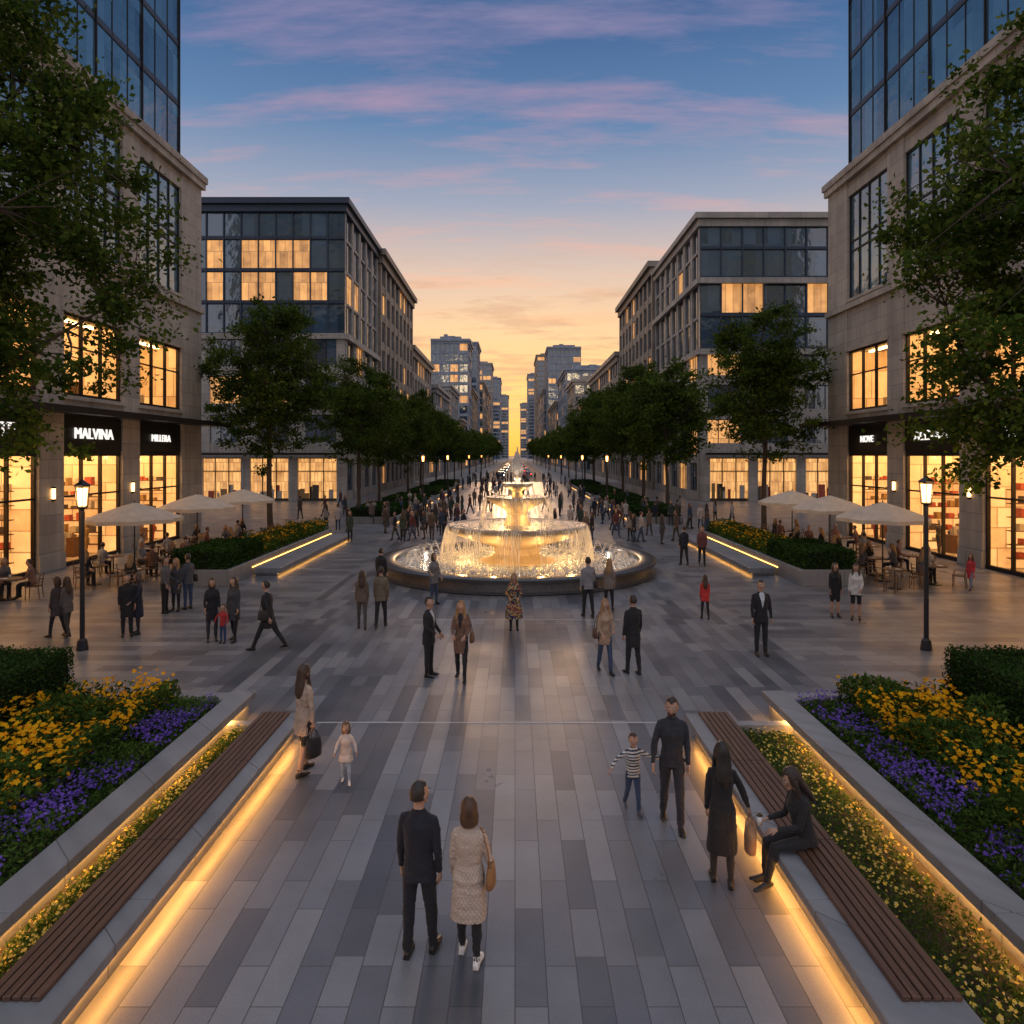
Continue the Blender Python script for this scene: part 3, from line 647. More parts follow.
def interior(name,st,c0=(.55,.22,.06),c1=(1,.62,.25),bw=1.3,bh=.9,mort=.7):
    m,nt,b=newmat(name); x,y,z=xyz(nt); v=comb(nt,math_(nt,'ADD',x,y),z)
    bc,bf=brick(nt,v,bw,bh,.03,.3); n=noisetex(nt,1.1,5,rough=.65)
    f=math_(nt,'ADD',math_(nt,'MULTIPLY',bc,.40),math_(nt,'MULTIPLY',n,.85))
    c=ramp(nt,f,[(.28,c0),(.85,c1)]); c=mixc(nt,math_(nt,'MULTIPLY',bf,mort),c,(.12,.05,.02))
    b.inputs['Base Color'].default_value=(.5,.36,.22,1); nt.links.new(c,b.inputs['Emission Color']); b.inputs['Emission Strength'].default_value=st; return m  # walls and panes emit: warm room lighting is put into their colour
ROOM=interior('shop_wall',1.25,(.46,.17,.04),(1,.52,.17)); ROOM2=nosample(interior('lit_room',1.05,(.40,.15,.03),(1,.49,.15),1.1,1.7)); LITW=nosample(interior('lit_window',.95,(.25,.09,.02),(1,.46,.13),.8,3.4))
CEIL=emis('ceiling_light',(1,.60,.24),19); PLAS=simple('warm_plaster',(.6,.5,.38),.8)
SC=[simple('goods_a',(.5,.1,.06),.6),simple('goods_b',(.55,.5,.42),.6),simple('goods_c',(.1,.08,.07),.6),simple('goods_d',(.4,.25,.1),.6),simple('shelf_wood',(.18,.09,.04),.6)]
SCONCE=nosample(emis('sconce',(1,.56,.2),6))
def near_building(side,X,yend,sign):
    T=(lambda u,w,z:(X+w,u,z)) if side<0 else (lambda u,w,z:(X-w,u,z))
    e=empty('glass_office_tower'); st=MB();mt=MB();gl=MB();cg=MB();rm=MB();go=MB();cl=MB();dk=MB();sc=MB()
    B=lambda mb,u0,u1,w0,w1,z0,z1,m=0:mb.box(u0,u1,w0,w1,z0,z1,m,T)
    def Q(mb,u0,u1,w,z0,z1):
        p=[T(u0,w,z0),T(u1,w,z0),T(u1,w,z1),T(u0,w,z1)]
        mb.face(p if side<0 else p[::-1])
    ys=yend-2.6-6.2*5
    B(st,yend-2.6,yend,-25,-.9,0,22); B(st,yend-2.6,yend,-.9,0,0,22); B(st,ys-3,ys,-25,0,0,22); B(dk,ys,yend-2.6,-25,-5.1,0,22)
    B(dk,ys,yend-2.6,-5.1,-.95,14.62,22); B(st,ys,yend-2.6,-5.1,-.9,11.4,14.6); B(st,ys,yend-2.6,-5.1,-.9,5.3,7.62)
    for k in range(5):
        u1=yend-2.6-k*6.2; u0=u1-4.6
        B(st,u0-1.6,u0,-.9,0,0,22)
        B(st,u0-1.6,u0,-5.1,-.9,0,5.3); B(st,u0-1.6,u0,-5.1,-.9,7.62,11.4)
        B(st,u0-1.64,u0+.04,0,.07,0,.7)
        B(st,u0-.16,u1+.16,0,.09,7.5,7.68); B(st,u0-.16,u1+.16,0,.07,14.42,14.6); B(st,u0-.16,u1+.16,0,.06,11.4,11.6)
        B(st,u0,u1,-.88,-.06,7.0,7.7); B(st,u0,u1,-.88,-.06,11.4,14.6); B(st,u0,u1,-.88,-.06,21.0,22)
        B(mt,u0,u1,-.8,-.08,5.2,6.8)
        B(mt,u0,u1,-.30,-.12,4.95,5.2); B(mt,u0,u1,-.30,-.12,0,.18); B(mt,u0,u1,-.28,-.16,3.1,3.18)
        for q in (0,.33,.66,1): 
            uu=u0+.05+(4.5)*q; B(mt,uu-.04,uu+.04,-.30,-.14,.18,4.95)
        Q(cg,u0,u1,-.22,.18,4.95)
        rm.face([T(u0,-5.0,0),T(u1,-5.0,0),T(u1,-5.0,5.3),T(u0,-5.0,5.3)],0)
        for uu in(u0+.02,u1-.02): rm.face([T(uu,-5.0,0),T(uu,-.35,0),T(uu,-.35,5.3),T(uu,-5.0,5.3)],0)
        rm.face([T(u0,-5,.01),T(u1,-5,.01),T(u1,-.35,.01),T(u0,-.35,.01)],1); rm.face([T(u0,-5,5.26),T(u1,-5,5.26),T(u1,-.35,5.26),T(u0,-.35,5.26)],1)
        for q in(-1.2,-2.6,-4.0): B(cl,u0+.4,u1-.4,q-.12,q+.12,5.14,5.2)
        r=random.Random(k+side*10)
        for z in(.5,1.1,1.7,2.3,2.9,3.5): 
            B(go,u0+.2,u1-.5,-4.9,-4.45,z-.05,z,4); uu=u0+.3
            while uu<u1-.9:
                w=r.uniform(.12,.4); B(go,uu,uu+w,-4.85,-4.5,z,z+r.uniform(.15,.42),r.randrange(4)); uu+=w+r.uniform(.03,.2)
            B(go,u1-.45,u1-.06,-4.2,-1.0,z-.04,z,4); ww=-4.1
            while ww<-1.3:
                w=r.uniform(.12,.35); B(go,u1-.40,u1-.08,ww,ww+w,z,z+r.uniform(.12,.40),r.randrange(4)); ww+=w+r.uniform(.05,.4)
        for q in range(3):
            uu=u0+.5+q*1.25; hgt=r.uniform(.7,1.1); B(go,uu,uu+.6,-2.2,-1.5,.02,hgt,4)
            for j in range(3): B(go,uu+.05+j*.18,uu+.2+j*.18,-2.0,-1.7,hgt,hgt+r.uniform(.1,.5),r.randrange(4))
        for q in range(2):
            c=Vector(T(u0+1.2+q*1.7,-.85,0)); go.tube([c,c+Vector((0,0,.03))],[.2,.2],2,10); go.tube([c+Vector((0,0,z)) for z in(.03,.5,.9,1.05,1.3,1.42,1.48,1.55)],[.05,.10,.16,.12,.17,.15,.06,.05],r.randrange(4),10); go.ell(c+Vector((0,0,1.64)),(.075,.09,.11),1,8,6)
        B(mt,u0,u1,-.32,-.12,7.7,7.82);B(mt,u0,u1,-.32,-.12,11.28,11.4);B(mt,u0,u1,-.28,-.16,9.9,9.97)
        for q in(0,.33,.66,1): uu=u0+.05+4.5*q; B(mt,uu-.04,uu+.04,-.30,-.14,7.82,11.28)
        Q(cg,u0,u1,-.22,7.82,11.28)
        rm.face([T(u0,-2.2,7.6),T(u1,-2.2,7.6),T(u1,-2.2,11.4),T(u0,-2.2,11.4)],2); rm.face([T(u1-.02,-2.2,7.6),T(u1-.02,-.35,7.6),T(u1-.02,-.35,11.4),T(u1-.02,-2.2,11.4)],2)
        B(cl,u0+.5,u1-.5,-1.3,-1.1,11.3,11.36)
        for q in range(4): uu=u0+.3+q*1.05; B(go,uu,uu+r.uniform(.2,.5),-2.1,-1.8,7.65,7.65+r.uniform(.5,1.8),r.randrange(5))
        Q(gl,u0,u1,-.22,14.6,21.0)
        for q in(0,.25,.5,.75,1): uu=u0+.05+4.5*q; B(mt,uu-.035,uu+.035,-.26,-.15,14.6,21.0)
        for z in(14.6,17.5,18.1,20.9): B(mt,u0,u1,-.26,-.16,z,z+.1)
        B(mt,u0-.86,u0-.74,.0,.12,3.0,3.1); B(sc,u0-.85,u0-.75,.02,.13,3.1,3.55); B(mt,u0-.86,u0-.74,.0,.14,3.55,3.62)
    B(mt,ys,yend+.7,.0,1.5,6.84,7.0); B(mt,ys,yend+.7,1.5,1.58,6.78,7.06)
    B(st,ys-3,yend+.12,0,.18,13.98,14.3); B(st,ys-3,yend+.15,.0,.22,21.9,22.3); B(st,ys-3,yend+.25,-1.2,.32,22.3,22.7)
    tw=-.9; ye=yend-1.1
    B(gl,ys-3,ye,-24,tw,22.75,64)
    u=ye
    k=0
    while u>ys-3:
        d=.10 if k%3==0 else .035; B(mt,u-(.06 if k%3==0 else .04),u,tw,tw+d,22.75,64); u-=1.42; k+=1
    z=22.9; k=0
    while z<64: B(mt,ys-3,ye,tw+.003,tw+.04,z,z+.10); B(dk,ys-3,ye,tw+.002,tw+.02,z+.10,z+.4); z+=3.7
    st.obj('stone_walls',[LIME],e); mt.obj('metal_frames',[BRONZE],e); gl.obj('glazing',[GLS],e); cg.obj('shop_glass',[CG],e)
    rm.obj('rooms',[ROOM,PLAS,ROOM2],e); go.obj('shop_goods',SC,e); cl.obj('ceiling_lights',[CEIL],e); dk.obj('core',[BLUEM],e); sc.obj('wall_lights',[SCONCE],e)
    for k,(txt,sz) in enumerate(sign):
        c=bpy.data.curves.new('sign_text','FONT'); c.body=txt; c.size=sz; c.extrude=.03; c.align_x='CENTER'
        o=bpy.data.objects.new('sign_text',c); COL.objects.link(o); c.materials.append(nosample(emis('sign_light',(1,.95,.88),1.2))); o.parent=e
        uc=yend-2.6-k*6.2-2.3
        o.location=T(uc,-.04,5.76); o.rotation_euler=(math.pi/2,0,math.pi/2 if side<0 else -math.pi/2)
near_building(-1,-20.0,44,[('MILLERA',.55),('MALVINA',.72),('ARTE',.8)])
near_building(1,20.6,45.4,[('NOVE',.55),('ALEXAN',.72),('CASA',.8)])
def facade(T,u0,u1,z0,nf,fh,bay,pier,lit,parts,sp=.9,mull=2,seed=0,dep=.35,litset=None):
    wall,glass,fr=parts; r=random.Random(seed); nb=max(1,round((u1-u0)/bay)); bw=(u1-u0)/nb
    B=lambda mb,a,b,c,d,e,f,m=0:mb.box(a,b,c,d,e,f,m,T)
    z1=z0+nf*fh
    for k in range(nb+1):
        uc=u0+k*bw; a=max(u0,uc-pier/2); b=min(u1,uc+pier/2); B(wall,a,b,-dep,0,z0,z1)
    for f in range(nf):
        za=z0+f*fh
        for k in range(nb):
            a=u0+k*bw+pier/2; b=u0+(k+1)*bw-pier/2
            B(wall,a,b,-dep,-.06,za,za+sp)
            L=(r.random()<lit) if litset is None else ((f,k) in litset)
            glass.face([T(a,-dep+.15,za+sp),T(b,-dep+.15,za+sp),T(b,-dep+.15,za+fh),T(a,-dep+.15,za+fh)],1 if L else 0)
            for q in range(1,mull):
                uu=a+(b-a)*q/mull; B(fr,uu-.04,uu+.04,-dep+.151,-dep+.2,za+sp,za+fh)
            B(fr,a,b,-dep+.152,-dep+.2,za+fh-.10,za+fh)
def block(name,x0,x1,y0,y1,z,side,wallm,fronts,roofm=None,over=.6,rh=1.4,sidem=None):
    e=empty(name); parts=(MB(),MB(),MB()); core=MB(); d=.36; sw=MB()
    xa,xb=(x0,x1-d) if side<0 else (x0+d,x1)
    core.box(xa,xb,y0+d,y1,0,z-.01); core.obj('core',[BLUEM],e)
    TS=(lambda u,w,zz:(x1+w,u,zz)) if side<0 else (lambda u,w,zz:(x0-w,u,zz))
    TF=lambda u,w,zz:(u,y0-w,zz)
    for which,args in fronts:
        if which=='s': facade(TS,y0+.37,y1,*args[:6],parts=(sw,parts[1],parts[2]),**args[6])
        else: facade(TF,x0,x1,*args[:6],parts=parts,**args[6])
    rf=MB(); rf.box(x0-(over if side>0 else 0),x1+(over if side<0 else 0),y0-over,y1,z,z+rh*.45); rf.box(x0-(over*.4 if side>0 else 0),x1+(over*.4 if side<0 else 0),y0-over*.4,y1,z-rh*.55,z-.002)
    rf.box(x0+3,x1-3,y0+4,y1-3,z+rh*.45,z+rh*.45+1.6)
    r=random.Random(int(y0))
    if y0>80:
        for q in range(3): xx=r.uniform(x0+4,x1-7); yy=y0+2+r.random()*1.5; rf.box(xx,xx+r.uniform(1,3),yy,yy+1.5,z+rh*.45,z+rh*.45+r.uniform(1,2.2))
    rf.obj('roof_cornice',[roofm or wallm],e)
    parts[0].obj('walls',[wallm],e); sw.obj('side_walls',[sidem or wallm],e); parts[1].obj('windows',[GLS2,LITW],e); parts[2].obj('frames',[METAL],e); return e
def A(z0,nf,fh,bay,pier,lit,**k): return (z0,nf,fh,bay,pier,lit,k)
SHOPI=nosample(interior('shop_interior',1.15,(.35,.14,.03),(1,.50,.16),.37,1.05,.35))
def shops(x0,x1,y,n,e):
    rm=MB(); mt=MB(); w=(x1-x0)/n; g=MB(); r=random.Random(int(x0))
    for k in range(n):
        a=x0+k*w+.35; b=x0+(k+1)*w-.35
        rm.face([(a,y-.05,.3),(b,y-.05,.3),(b,y-.05,4.6),(a,y-.05,4.6)])
        for q in range(7): uu=a+(b-a-.7)*r.random(); g.box(uu,uu+r.uniform(.2,.7),y-.12-.01*q,y-.06,.3,r.uniform(.8,2.0),r.randrange(4))
        for q in range(4): uu=a+(b-a)*q/3; mt.box(uu-.05,uu+.05,y-.28,y-.20,.3,4.6)
        mt.box(a,b,y-.27,y-.205,3.2,3.3)
    mt.box(x0,x1,y-1.3,y-.4,5.0,5.25)
    rm.obj('shop_windows',[SHOPI],e); mt.obj('shop_frames',[BRONZE],e); g.obj('shop_display',SC[:4],e)
lit1={(2,k) for k in range(16,20)}|{(2,14),(1,16),(1,17),(1,19),(1,20),(1,14),(3,4),(2,5)}
e=block('glass_office_building',-60,-18.5,75,93,32.2,-1,BLUEM,[('f',A(18,4,3.5,1.9,.12,.1,sp=.35,mull=1,litset=lit1)),('s',A(18,4,3.5,3.6,.7,.12,sp=.3,mull=3,seed=3))],BLUEM,sidem=LIME2)
pp=(MB(),MB(),MB())
facade(lambda u,w,z:(u,74.95-w,z),-60,-18.5,5.2,3,4.2,5.2,1.8,.3,pp,sp=1.2,mull=3,seed=4); facade(lambda u,w,z:(-18.45+w,u,z),75.4,93,0,4,4.45,4.5,1.3,.25,pp,sp=1.0,mull=3,seed=5)
pp[0].box(-60,-18.2,74.7,75.1,17.6,18.2); pp[0].box(-18.8,-18.1,75.1,93,17.6,18.2); pp[0].box(-60,-18.5,74.9,75.35,4.7,5.2)
for k in range(1,8): pp[0].box(-60+k*5.14-.5,-60+k*5.14+.5,74.6,75.3,0,4.7)
pp[0].box(-19.3,-18.3,74.6,75.3,0,4.7)
pp[0].obj('podium_walls',[LIME2],e); pp[1].obj('podium_windows',[GLS2,LITW],e); pp[2].obj('podium_frames',[METAL],e); shops(-60,-18.9,75,8,e)
lit2={(1,1),(1,2),(0,8),(1,5)}
e=block('glass_office_building',20.1,62,75,99,30.6,1,BLUEM,[('f',A(16.4,2,3.7,2.3,.14,.1,sp=.4,mull=1,litset=lit2)),('s',A(16.4,4,3.6,3.6,.8,.12,sp=.3,mull=3,seed=13))],LIME2,sidem=LIME2)
pp=(MB(),MB(),MB())
facade(lambda u,w,z:(u,74.97-w,z),20.1,62,5.2,3,3.7,5.2,1.7,.3,pp,sp=1.1,mull=3,seed=14); facade(lambda u,w,z:(20.05-w,u,z),75.4,99,0,4,4.1,4.6,1.3,.25,pp,sp=1.0,mull=3,seed=15)
q=MB(); 
for za,zb in((15.9,16.5),(23.6,24.2)): q.box(19.7,62,74.5,75.0,za,zb); q.box(19.7,20.2,75.0,99,za,zb)
q.box(20.1,62,74.85,75.3,4.7,5.2)
for k in range(9): q.box(20.6+k*5.175-.5,20.6+k*5.175+.5,74.6,75.3,0,4.7)
q.obj('stone_bands',[LIME2],e)
up_=(MB(),MB(),MB()); facade(lambda u,w,z:(u,74.97-w,z),20.1,62,24.2,2,3.2,2.3,.14,0,up_,sp=.3,mull=1,seed=9)
up_[0].obj('upper_walls',[BLUEM],e); up_[1].obj('upper_windows',[GLS2,LITW],e); up_[2].obj('upper_frames',[METAL],e)
pp[0].obj('podium_walls',[LIME2],e); pp[1].obj('podium_windows',[GLS2,LITW],e); pp[2].obj('podium_frames',[METAL],e); shops(20.6,62,75,8,e)
LW=[stone_mat('brown_stone',(.34,.29,.24),2,1),stone_mat('grey_stone',(.38,.37,.37),2,1),stone_mat('warm_stone',(.42,.36,.30),2,1),stone_mat('blue_stone',(.29,.33,.40),2,1)]  # far walls given lighter tones, painting distance haze into the stone colour
def st_block(name,side,Xf,depth,y0,y1,z,mi,fh=3.9,bay=3.6,lit=.18,seed=0,pier=1.1):
    nf=int(z//fh); z=nf*fh+.8
    x0,x1=(Xf-depth,Xf) if side<0 else (Xf,Xf+depth)
    block(name,x0,x1,y0,y1,z,side,LW[mi],[('s',A(0,nf,fh,bay,pier,lit,sp=1.1,mull=2,seed=seed)),('f',A(0,nf,fh,bay,pier,lit,sp=1.1,mull=2,seed=seed+1))],None,.8,1.8)
st_block('stone_office_building',-1,-18.2,24,93.6,123,34.5,0,seed=21); st_block('stone_office_building',1,19.8,24,99.5,131,35,0,seed=22)
st_block('classical_building',-1,-18.9,26,126,156,26,2,seed=23); st_block('classical_building',-1,-18.2,26,158,190,22,1,seed=43); st_block('classical_building',1,20,26,134,184,27,2,seed=24,lit=.15)
st_block('city_building',-1,-18.5,26,194,225,25,1,seed=25); st_block('city_building',-1,-18,26,228,252,18,2,seed=44); st_block('city_building',1,19,26,188,215,22,1,seed=26); st_block('city_building',1,18.6,26,218,245,30,2,seed=45)
st_block('skyscraper',-1,-17.5,14,258,280,50,3,seed=27,bay=4,pier=.6); st_block('city_building',1,18.6,17,252,300,38,3,seed=28,bay=5)
st_block('city_building',-1,-18,26,284,332,34,0,seed=46,bay=5)
st_block('skyscraper',-1,-18.5,18,336,365,60,3,seed=29,bay=4,pier=.6,lit=.08); st_block('skyscraper',1,18,18,376,405,66,3,seed=30,bay=4,pier=.6,lit=.1)
st_block('city_building',1,18,30,305,370,30,2,seed=31,bay=6); st_block('city_building',-1,-17,30,370,480,44,2,seed=32,bay=8); st_block('city_building',1,17,30,410,520,44,1,seed=33,bay=8)
st_block('skyscraper',-1,-17,26,500,540,74,1,seed=34,bay=6,pier=1); st_block('skyscraper',1,17,26,540,600,82,0,seed=35,bay=6)
st_block('skyscraper',-1,-15,30,700,760,84,3,seed=36,bay=8); st_block('skyscraper',1,15,30,800,860,100,3,seed=37,bay=8)
st_block('skyscraper',-1,-9,40,950,1000,86,1,seed=38,bay=10); st_block('skyscraper',1,9,40,1150,1200,92,1,seed=39,bay=10)
# ------------------------------------------------------------------ fountain
FC=(.1,30.3); fe=empty('fountain',(FC[0],FC[1],0))
GRAN=simple('dark_granite',(.07,.07,.075),.3,scale=9,nz=.3); FST=simple('fountain_stone',(.42,.34,.24),.5,scale=5,nz=.2,bmp=.3)
mb=MB(); mb.lathe([(5.9,0),(5.95,.05),(5.85,.12),(5.80,.42),(5.98,.46),(6.0,.56),(5.95,.6),(5.35,.6),(5.30,.56),(5.30,.05)],0,96); mb.obj('basin_wall',[GRAN],fe,'auto')
mb=MB(); mb.lathe([(.05,.1),(2.2,.12),(2.1,.35),(1.3,.45),(.95,.7),(1.05,1.0),(1.7,1.25),(2.5,1.5),(2.95,1.74),(3.02,1.82),(3.04,1.94),(2.96,1.98),(2.85,1.92),(.9,1.86),(.62,1.9),(.5,2.15),(.42,2.4),(.55,2.6),(.9,2.8),(1.26,3.0),(1.36,3.1),(1.35,3.18),(1.25,3.16),(.4,3.12),(.25,3.15),(.2,3.4),(.3,3.5),(.60,3.62),(.68,3.70),(.62,3.76),(.2,3.7),(.12,3.75),(.1,3.9),(.16,4.0),(.1,4.1),(.05,4.15),(.02,4.22)],0,72,fn=lambda a:1+.012*math.cos(a*24)); mb.obj('tiers',[FST],fe,'auto')
def water_mat():
    m,nt,b=newmat('fountain_water'); b.inputs['Roughness'].default_value=.10
    n=noisetex(nt,6,6,rough=.75); f=ramp(nt,n,[(.46,(.05,.09,.13)),(.60,(.62,.67,.72))]); nt.links.new(f,b.inputs['Base Color'])
    bump(nt,b,noisetex(nt,7,5,rough=.65),.9,.10); return m
WM=water_mat(); mb=MB(); mb.lathe([(.05,.39),(5.3,.40)],0,64); mb.obj('basin_water',[WM],fe)
mb=MB(); mb.lathe([(.05,1.93),(2.9,1.94)],0,48); mb.lathe([(.05,3.15),(1.28,3.155)],0,32); mb.obj('bowl_water',[WM],fe)
def spray_mat(name,st):
    m,nt,b=newmat(name); out=nt.nodes['Material Output']
    b.inputs['Base Color'].default_value=(.85,.85,.85,1); b.inputs['Roughness'].default_value=.15
    b.inputs['Emission Color'].default_value=(1,.62,.26,1); b.inputs['Emission Strength'].default_value=st  # water is no lamp: warm glow added to its colour as lit water
    tl=N(nt,'ShaderNodeBsdfTranslucent'); tl.inputs[0].default_value=(.9,.9,.9,1); m1=N(nt,'ShaderNodeMixShader'); m1.inputs[0].default_value=.5
    nt.links.new(b.outputs[0],m1.inputs[1]); nt.links.new(tl.outputs[0],m1.inputs[2]); nt.links.new(m1.outputs[0],out.inputs[0]); return nosample(m)
SP=spray_mat('water_curtain',.08); SPW=spray_mat('water_spray',.02)
mb=MB(); r=random.Random(5)
def curtain(R,z0,z1,n,w,v=.5):
    for k in range(n):
        a=r.random()*2*math.pi
        if noise.noise(Vector((math.cos(a)*4,math.sin(a)*4,R)))<-.22: continue
        vv=v*r.uniform(.7,1.25); T_=math.sqrt((z0-z1)*2/9.8); pts=[];t0=r.choice((0,0,0,.2)); t1=r.choice((1,1,.8)); rr=[]
        for q in range(6):
            t=T_*(t0+(t1-t0)*q/5); R2=R+vv*t; aa=a+.01*math.sin(t*9+k); pts.append((R2*math.cos(aa),R2*math.sin(aa),z0-4.9*t*t)); rr.append(w*r.uniform(.4,1.3)*(1-.35*q/5))
        mb.tube(pts,rr,0,4,ref=(.1,.2,1))
curtain(3.02,1.98,.40,470,.012,.55); curtain(1.36,3.18,1.94,220,.010,.45); curtain(.68,3.76,3.15,90,.008,.3)
mb.obj('water_curtains',[SP],fe)
mb=MB()
mb.tube([(0,0,4.15),(0,0,4.45),(.01,0,4.8),(0,.01,5.15),(0,0,5.3)],[.10,.085,.065,.04,.01],0,9)
for k in range(150):
    a=r.random()*6.28; v=r.uniform(.01,.16); H=r.uniform(.35,1.15)*(1.15-v*3); pts=[]
    for q in range(6): t=q/5*1.8; pts.append((v*t*math.cos(a),v*t*math.sin(a),4.12+H*(1-(t-1)**2)))
    mb.tube(pts,[.018,.016,.015,.015,.012,.008],0,4)
for k in range(1800):
    a=r.random()*6.28; R=r.gauss(3.5,.34); z=.41+abs(r.gauss(0,.09)); s_=r.uniform(.01,.04); mb.ell((R*math.cos(a),R*math.sin(a),z),(s_,s_,s_),0,5,4)
for k in range(44):
    a=2*math.pi*k/44; 
    for j in range(3):
        b_=a+r.uniform(-.02,.02); pts=[((4.9-.6*t)*math.cos(b_),(4.9-.6*t)*math.sin(b_),.42+(.30+.1*j)*(4*t*(1-t))) for t in(0,.2,.4,.6,.8,1)]
        mb.tube(pts,[.008,.009,.010,.011,.011,.010],0,4)
mb.obj('water_spray',[SPW],fe)
def plight(name,loc,en,col=(1,.55,.18),r_=.08,parent=None):
    l=bpy.data.lights.new(name,'POINT'); l.energy=en; l.color=col; l.shadow_soft_size=r_; o=bpy.data.objects.new(name,l); COL.objects.link(o); o.location=loc
    if parent: o.parent=parent
    return o
for k in range(8):
    a=2*math.pi*(k+.5)/8; plight('basin_light',(2.5*math.cos(a),2.5*math.sin(a),.85),72,parent=fe)
for k in range(6):
    a=2*math.pi*(k+.5)/6; plight('basin_rim_light',(5.0*math.cos(a),5.0*math.sin(a),.47),6,(1,.84,.66),.04,parent=fe)
for k in range(4):
    a=2*math.pi*(k+.4)/4; plight('bowl_light',(.95*math.cos(a),.95*math.sin(a),2.35),36,parent=fe)
for k in range(3):
    a=2*math.pi*(k+.75)/3; plight('top_light',(.42*math.cos(a),.42*math.sin(a),3.4),10,parent=fe)
for k in range(3):
    a=2*math.pi*(k+.25)/3; plight('top_light',(.4*math.cos(a),.4*math.sin(a),3.85),16,(1,.80,.58),.03,parent=fe)
# ------------------------------------------------------------------ street lamps
LG=nosample(emis('lantern_glow',(1,.60,.24),5)); LG2=nosample(emis('lantern_far',(1,.34,.07),7))
def lamp_mesh(H):
    mb=MB(); mb.tube([(0,0,0),(0,0,.04),(0,0,.25),(0,0,.3),(0,0,H-.75),(0,0,H-.72)],[.14,.14,.11,.06,.05,.07],0,14)
    mb.tube([(0,0,H-.72),(0,0,H-.68)],[.10,.15],0,6)
    mb.tube([(0,0,H-.16),(0,0,H-.12),(0,0,H-.02),(0,0,H+.02)],[.20,.21,.06,.02],0,6)
    for k in range(6):
        a=k*math.pi/3; mb.tube([(.13*math.cos(a),.13*math.sin(a),H-.70),(.18*math.cos(a),.18*math.sin(a),H-.14)],[.012,.012],0,4)
    mb.tube([(0,0,H-.66),(0,0,H-.45),(0,0,H-.2)],[.085,.105,.12],1,10); return mb
def street_lamp(x,y,H,en,m=None):
    e=empty('street_lamp',(x,y,0))
    lamp_mesh(H).obj('lamp_post',[METAL,m or LG],e)
    if en: plight('lamp_light',(0,-.3,H-.42),en,parent=e,r_=.12); 
street_lamp(-11.1,17.7,4.35,55); street_lamp(10.55,17.7,4.45,55)
for sd in(-1,1):
    for Y in(60,82,120,165): street_lamp(sd*8.0,Y,5.1,50 if Y<100 else 0,LG2)
# ------------------------------------------------------------------ cafe
UMB=simple('umbrella_canvas',(.60,.50,.39),.85,scale=3); CW=simple('chair_wood',(.16,.09,.05),.6)
um=MB()
r0=1.75
ring=lambda R,z,sag=0:[(R*math.cos(2*math.pi*j/16)*(1 if j%2==0 else .955),R*math.sin(2*math.pi*j/16)*(1 if j%2==0 else .955),z-(0 if j%2==0 else sag)) for j in range(16)]
um.loft([ring(.04,3.12),ring(.6,2.95,.0),ring(1.2,2.74,-.02),ring(r0,2.50,-.03),ring(r0,2.36,-.02),ring(r0-.01,2.36,-.02),ring(r0-.01,2.49,-.03),ring(1.2,2.72,-.02),ring(.04,3.08)],0)
um.tube([(0,0,0),(0,0,.07)],[.32,.30],1,12); um.tube([(0,0,.05),(0,0,3.2)],[.03,.025],1,8)
for k in range(8):
    a=k*math.pi/4; um.tube([(0,0,2.2),(.9*math.cos(a),.9*math.sin(a),2.78)],[.01,.01],1,4); um.tube([(.04*math.cos(a),.04*math.sin(a),3.05),(1.72*math.cos(a),1.72*math.sin(a),2.47)],[.01,.01],1,4)
umo=um.mesh('cafe_umbrella'); umo.materials.append(UMB); umo.materials.append(METAL); umo.polygons.foreach_set('material_index',um.m)
tb=MB(); tb.tube([(0,0,.70),(0,0,.715),(0,0,.74)],[.40,.42,.42],0,20); tb.tube([(0,0,.03),(0,0,.70)],[.03,.03],1,8); tb.tube([(0,0,0),(0,0,.03)],[.25,.22],1,16)
tb.tube([(.12,.1,.74),(.12,.1,.84)],[.03,.04],2,10); tb.tube([(-.15,-.05,.74),(-.15,-.05,.76)],[.09,.12],2,12)
tm=tb.mesh('cafe_table'); [tm.materials.append(m) for m in(CW,METAL,EYEW)]; tm.polygons.foreach_set('material_index',tb.m)
ch=MB(); ch.bbox(-.21,.21,-.21,.21,.42,.46,0,.01)
for x in(-.18,.18):
    ch.tube([(x,.19,0),(x,.18,.43)],[.016,.02],0,6); ch.tube([(x,-.24,0),(x,-.19,.44),(x,-.26,.86)],[.016,.02,.016],0,6)
    ch.tube([(x*1.1,-.21,.64),(x*1.1,.15,.64),(x*1.05,.18,.45)],[.014,.014,.014],0,6)
for z in(.58,.70,.82): ch.tube([(-.18,-.20-(z-.44)*.16,z),(0,-.22-(z-.44)*.16,z),(.18,-.20-(z-.44)*.16,z)],[(.012,.03)]*3,0,6)
cm=ch.mesh('cafe_chair'); cm.materials.append(CW)
for sd in(-1,1):
    for (X,Y) in (((15,27.2),(15.2,33),(15,38)) if sd<0 else ((14.6,27.4),(14.6,32),(14.7,36.6))): mkobj('cafe_umbrella',umo,None,(sd*X,Y,0),random.random())
    for (X,Y) in ((14.2,25.8),(16.2,26.6),(14.9,28.6),(17.0,29.2),(15.0,31.5),(16.8,32.5),(14.9,35),(16.9,35.8),(15.2,39),(17.5,23.8)):
        if sd>0 and X==17.5: continue
        mkobj('cafe_table',tm,None,(sd*X,Y,.004),random.random()*3)
        a0=random.random()*6.28
        for k in range(random.choice((2,3,3))):
            a=a0+k*2.1; cx,cy=sd*X+.78*math.cos(a),Y+.78*math.sin(a); rot=a+math.pi/2
            mkobj('cafe_chair',cm,None,(cx,cy,.004),rot)
            if random.random()<.72: mkobj('seated_person',seatm[random.randrange(4)],None,(cx-.03*math.cos(a),cy-.03*math.sin(a),.004),rot)
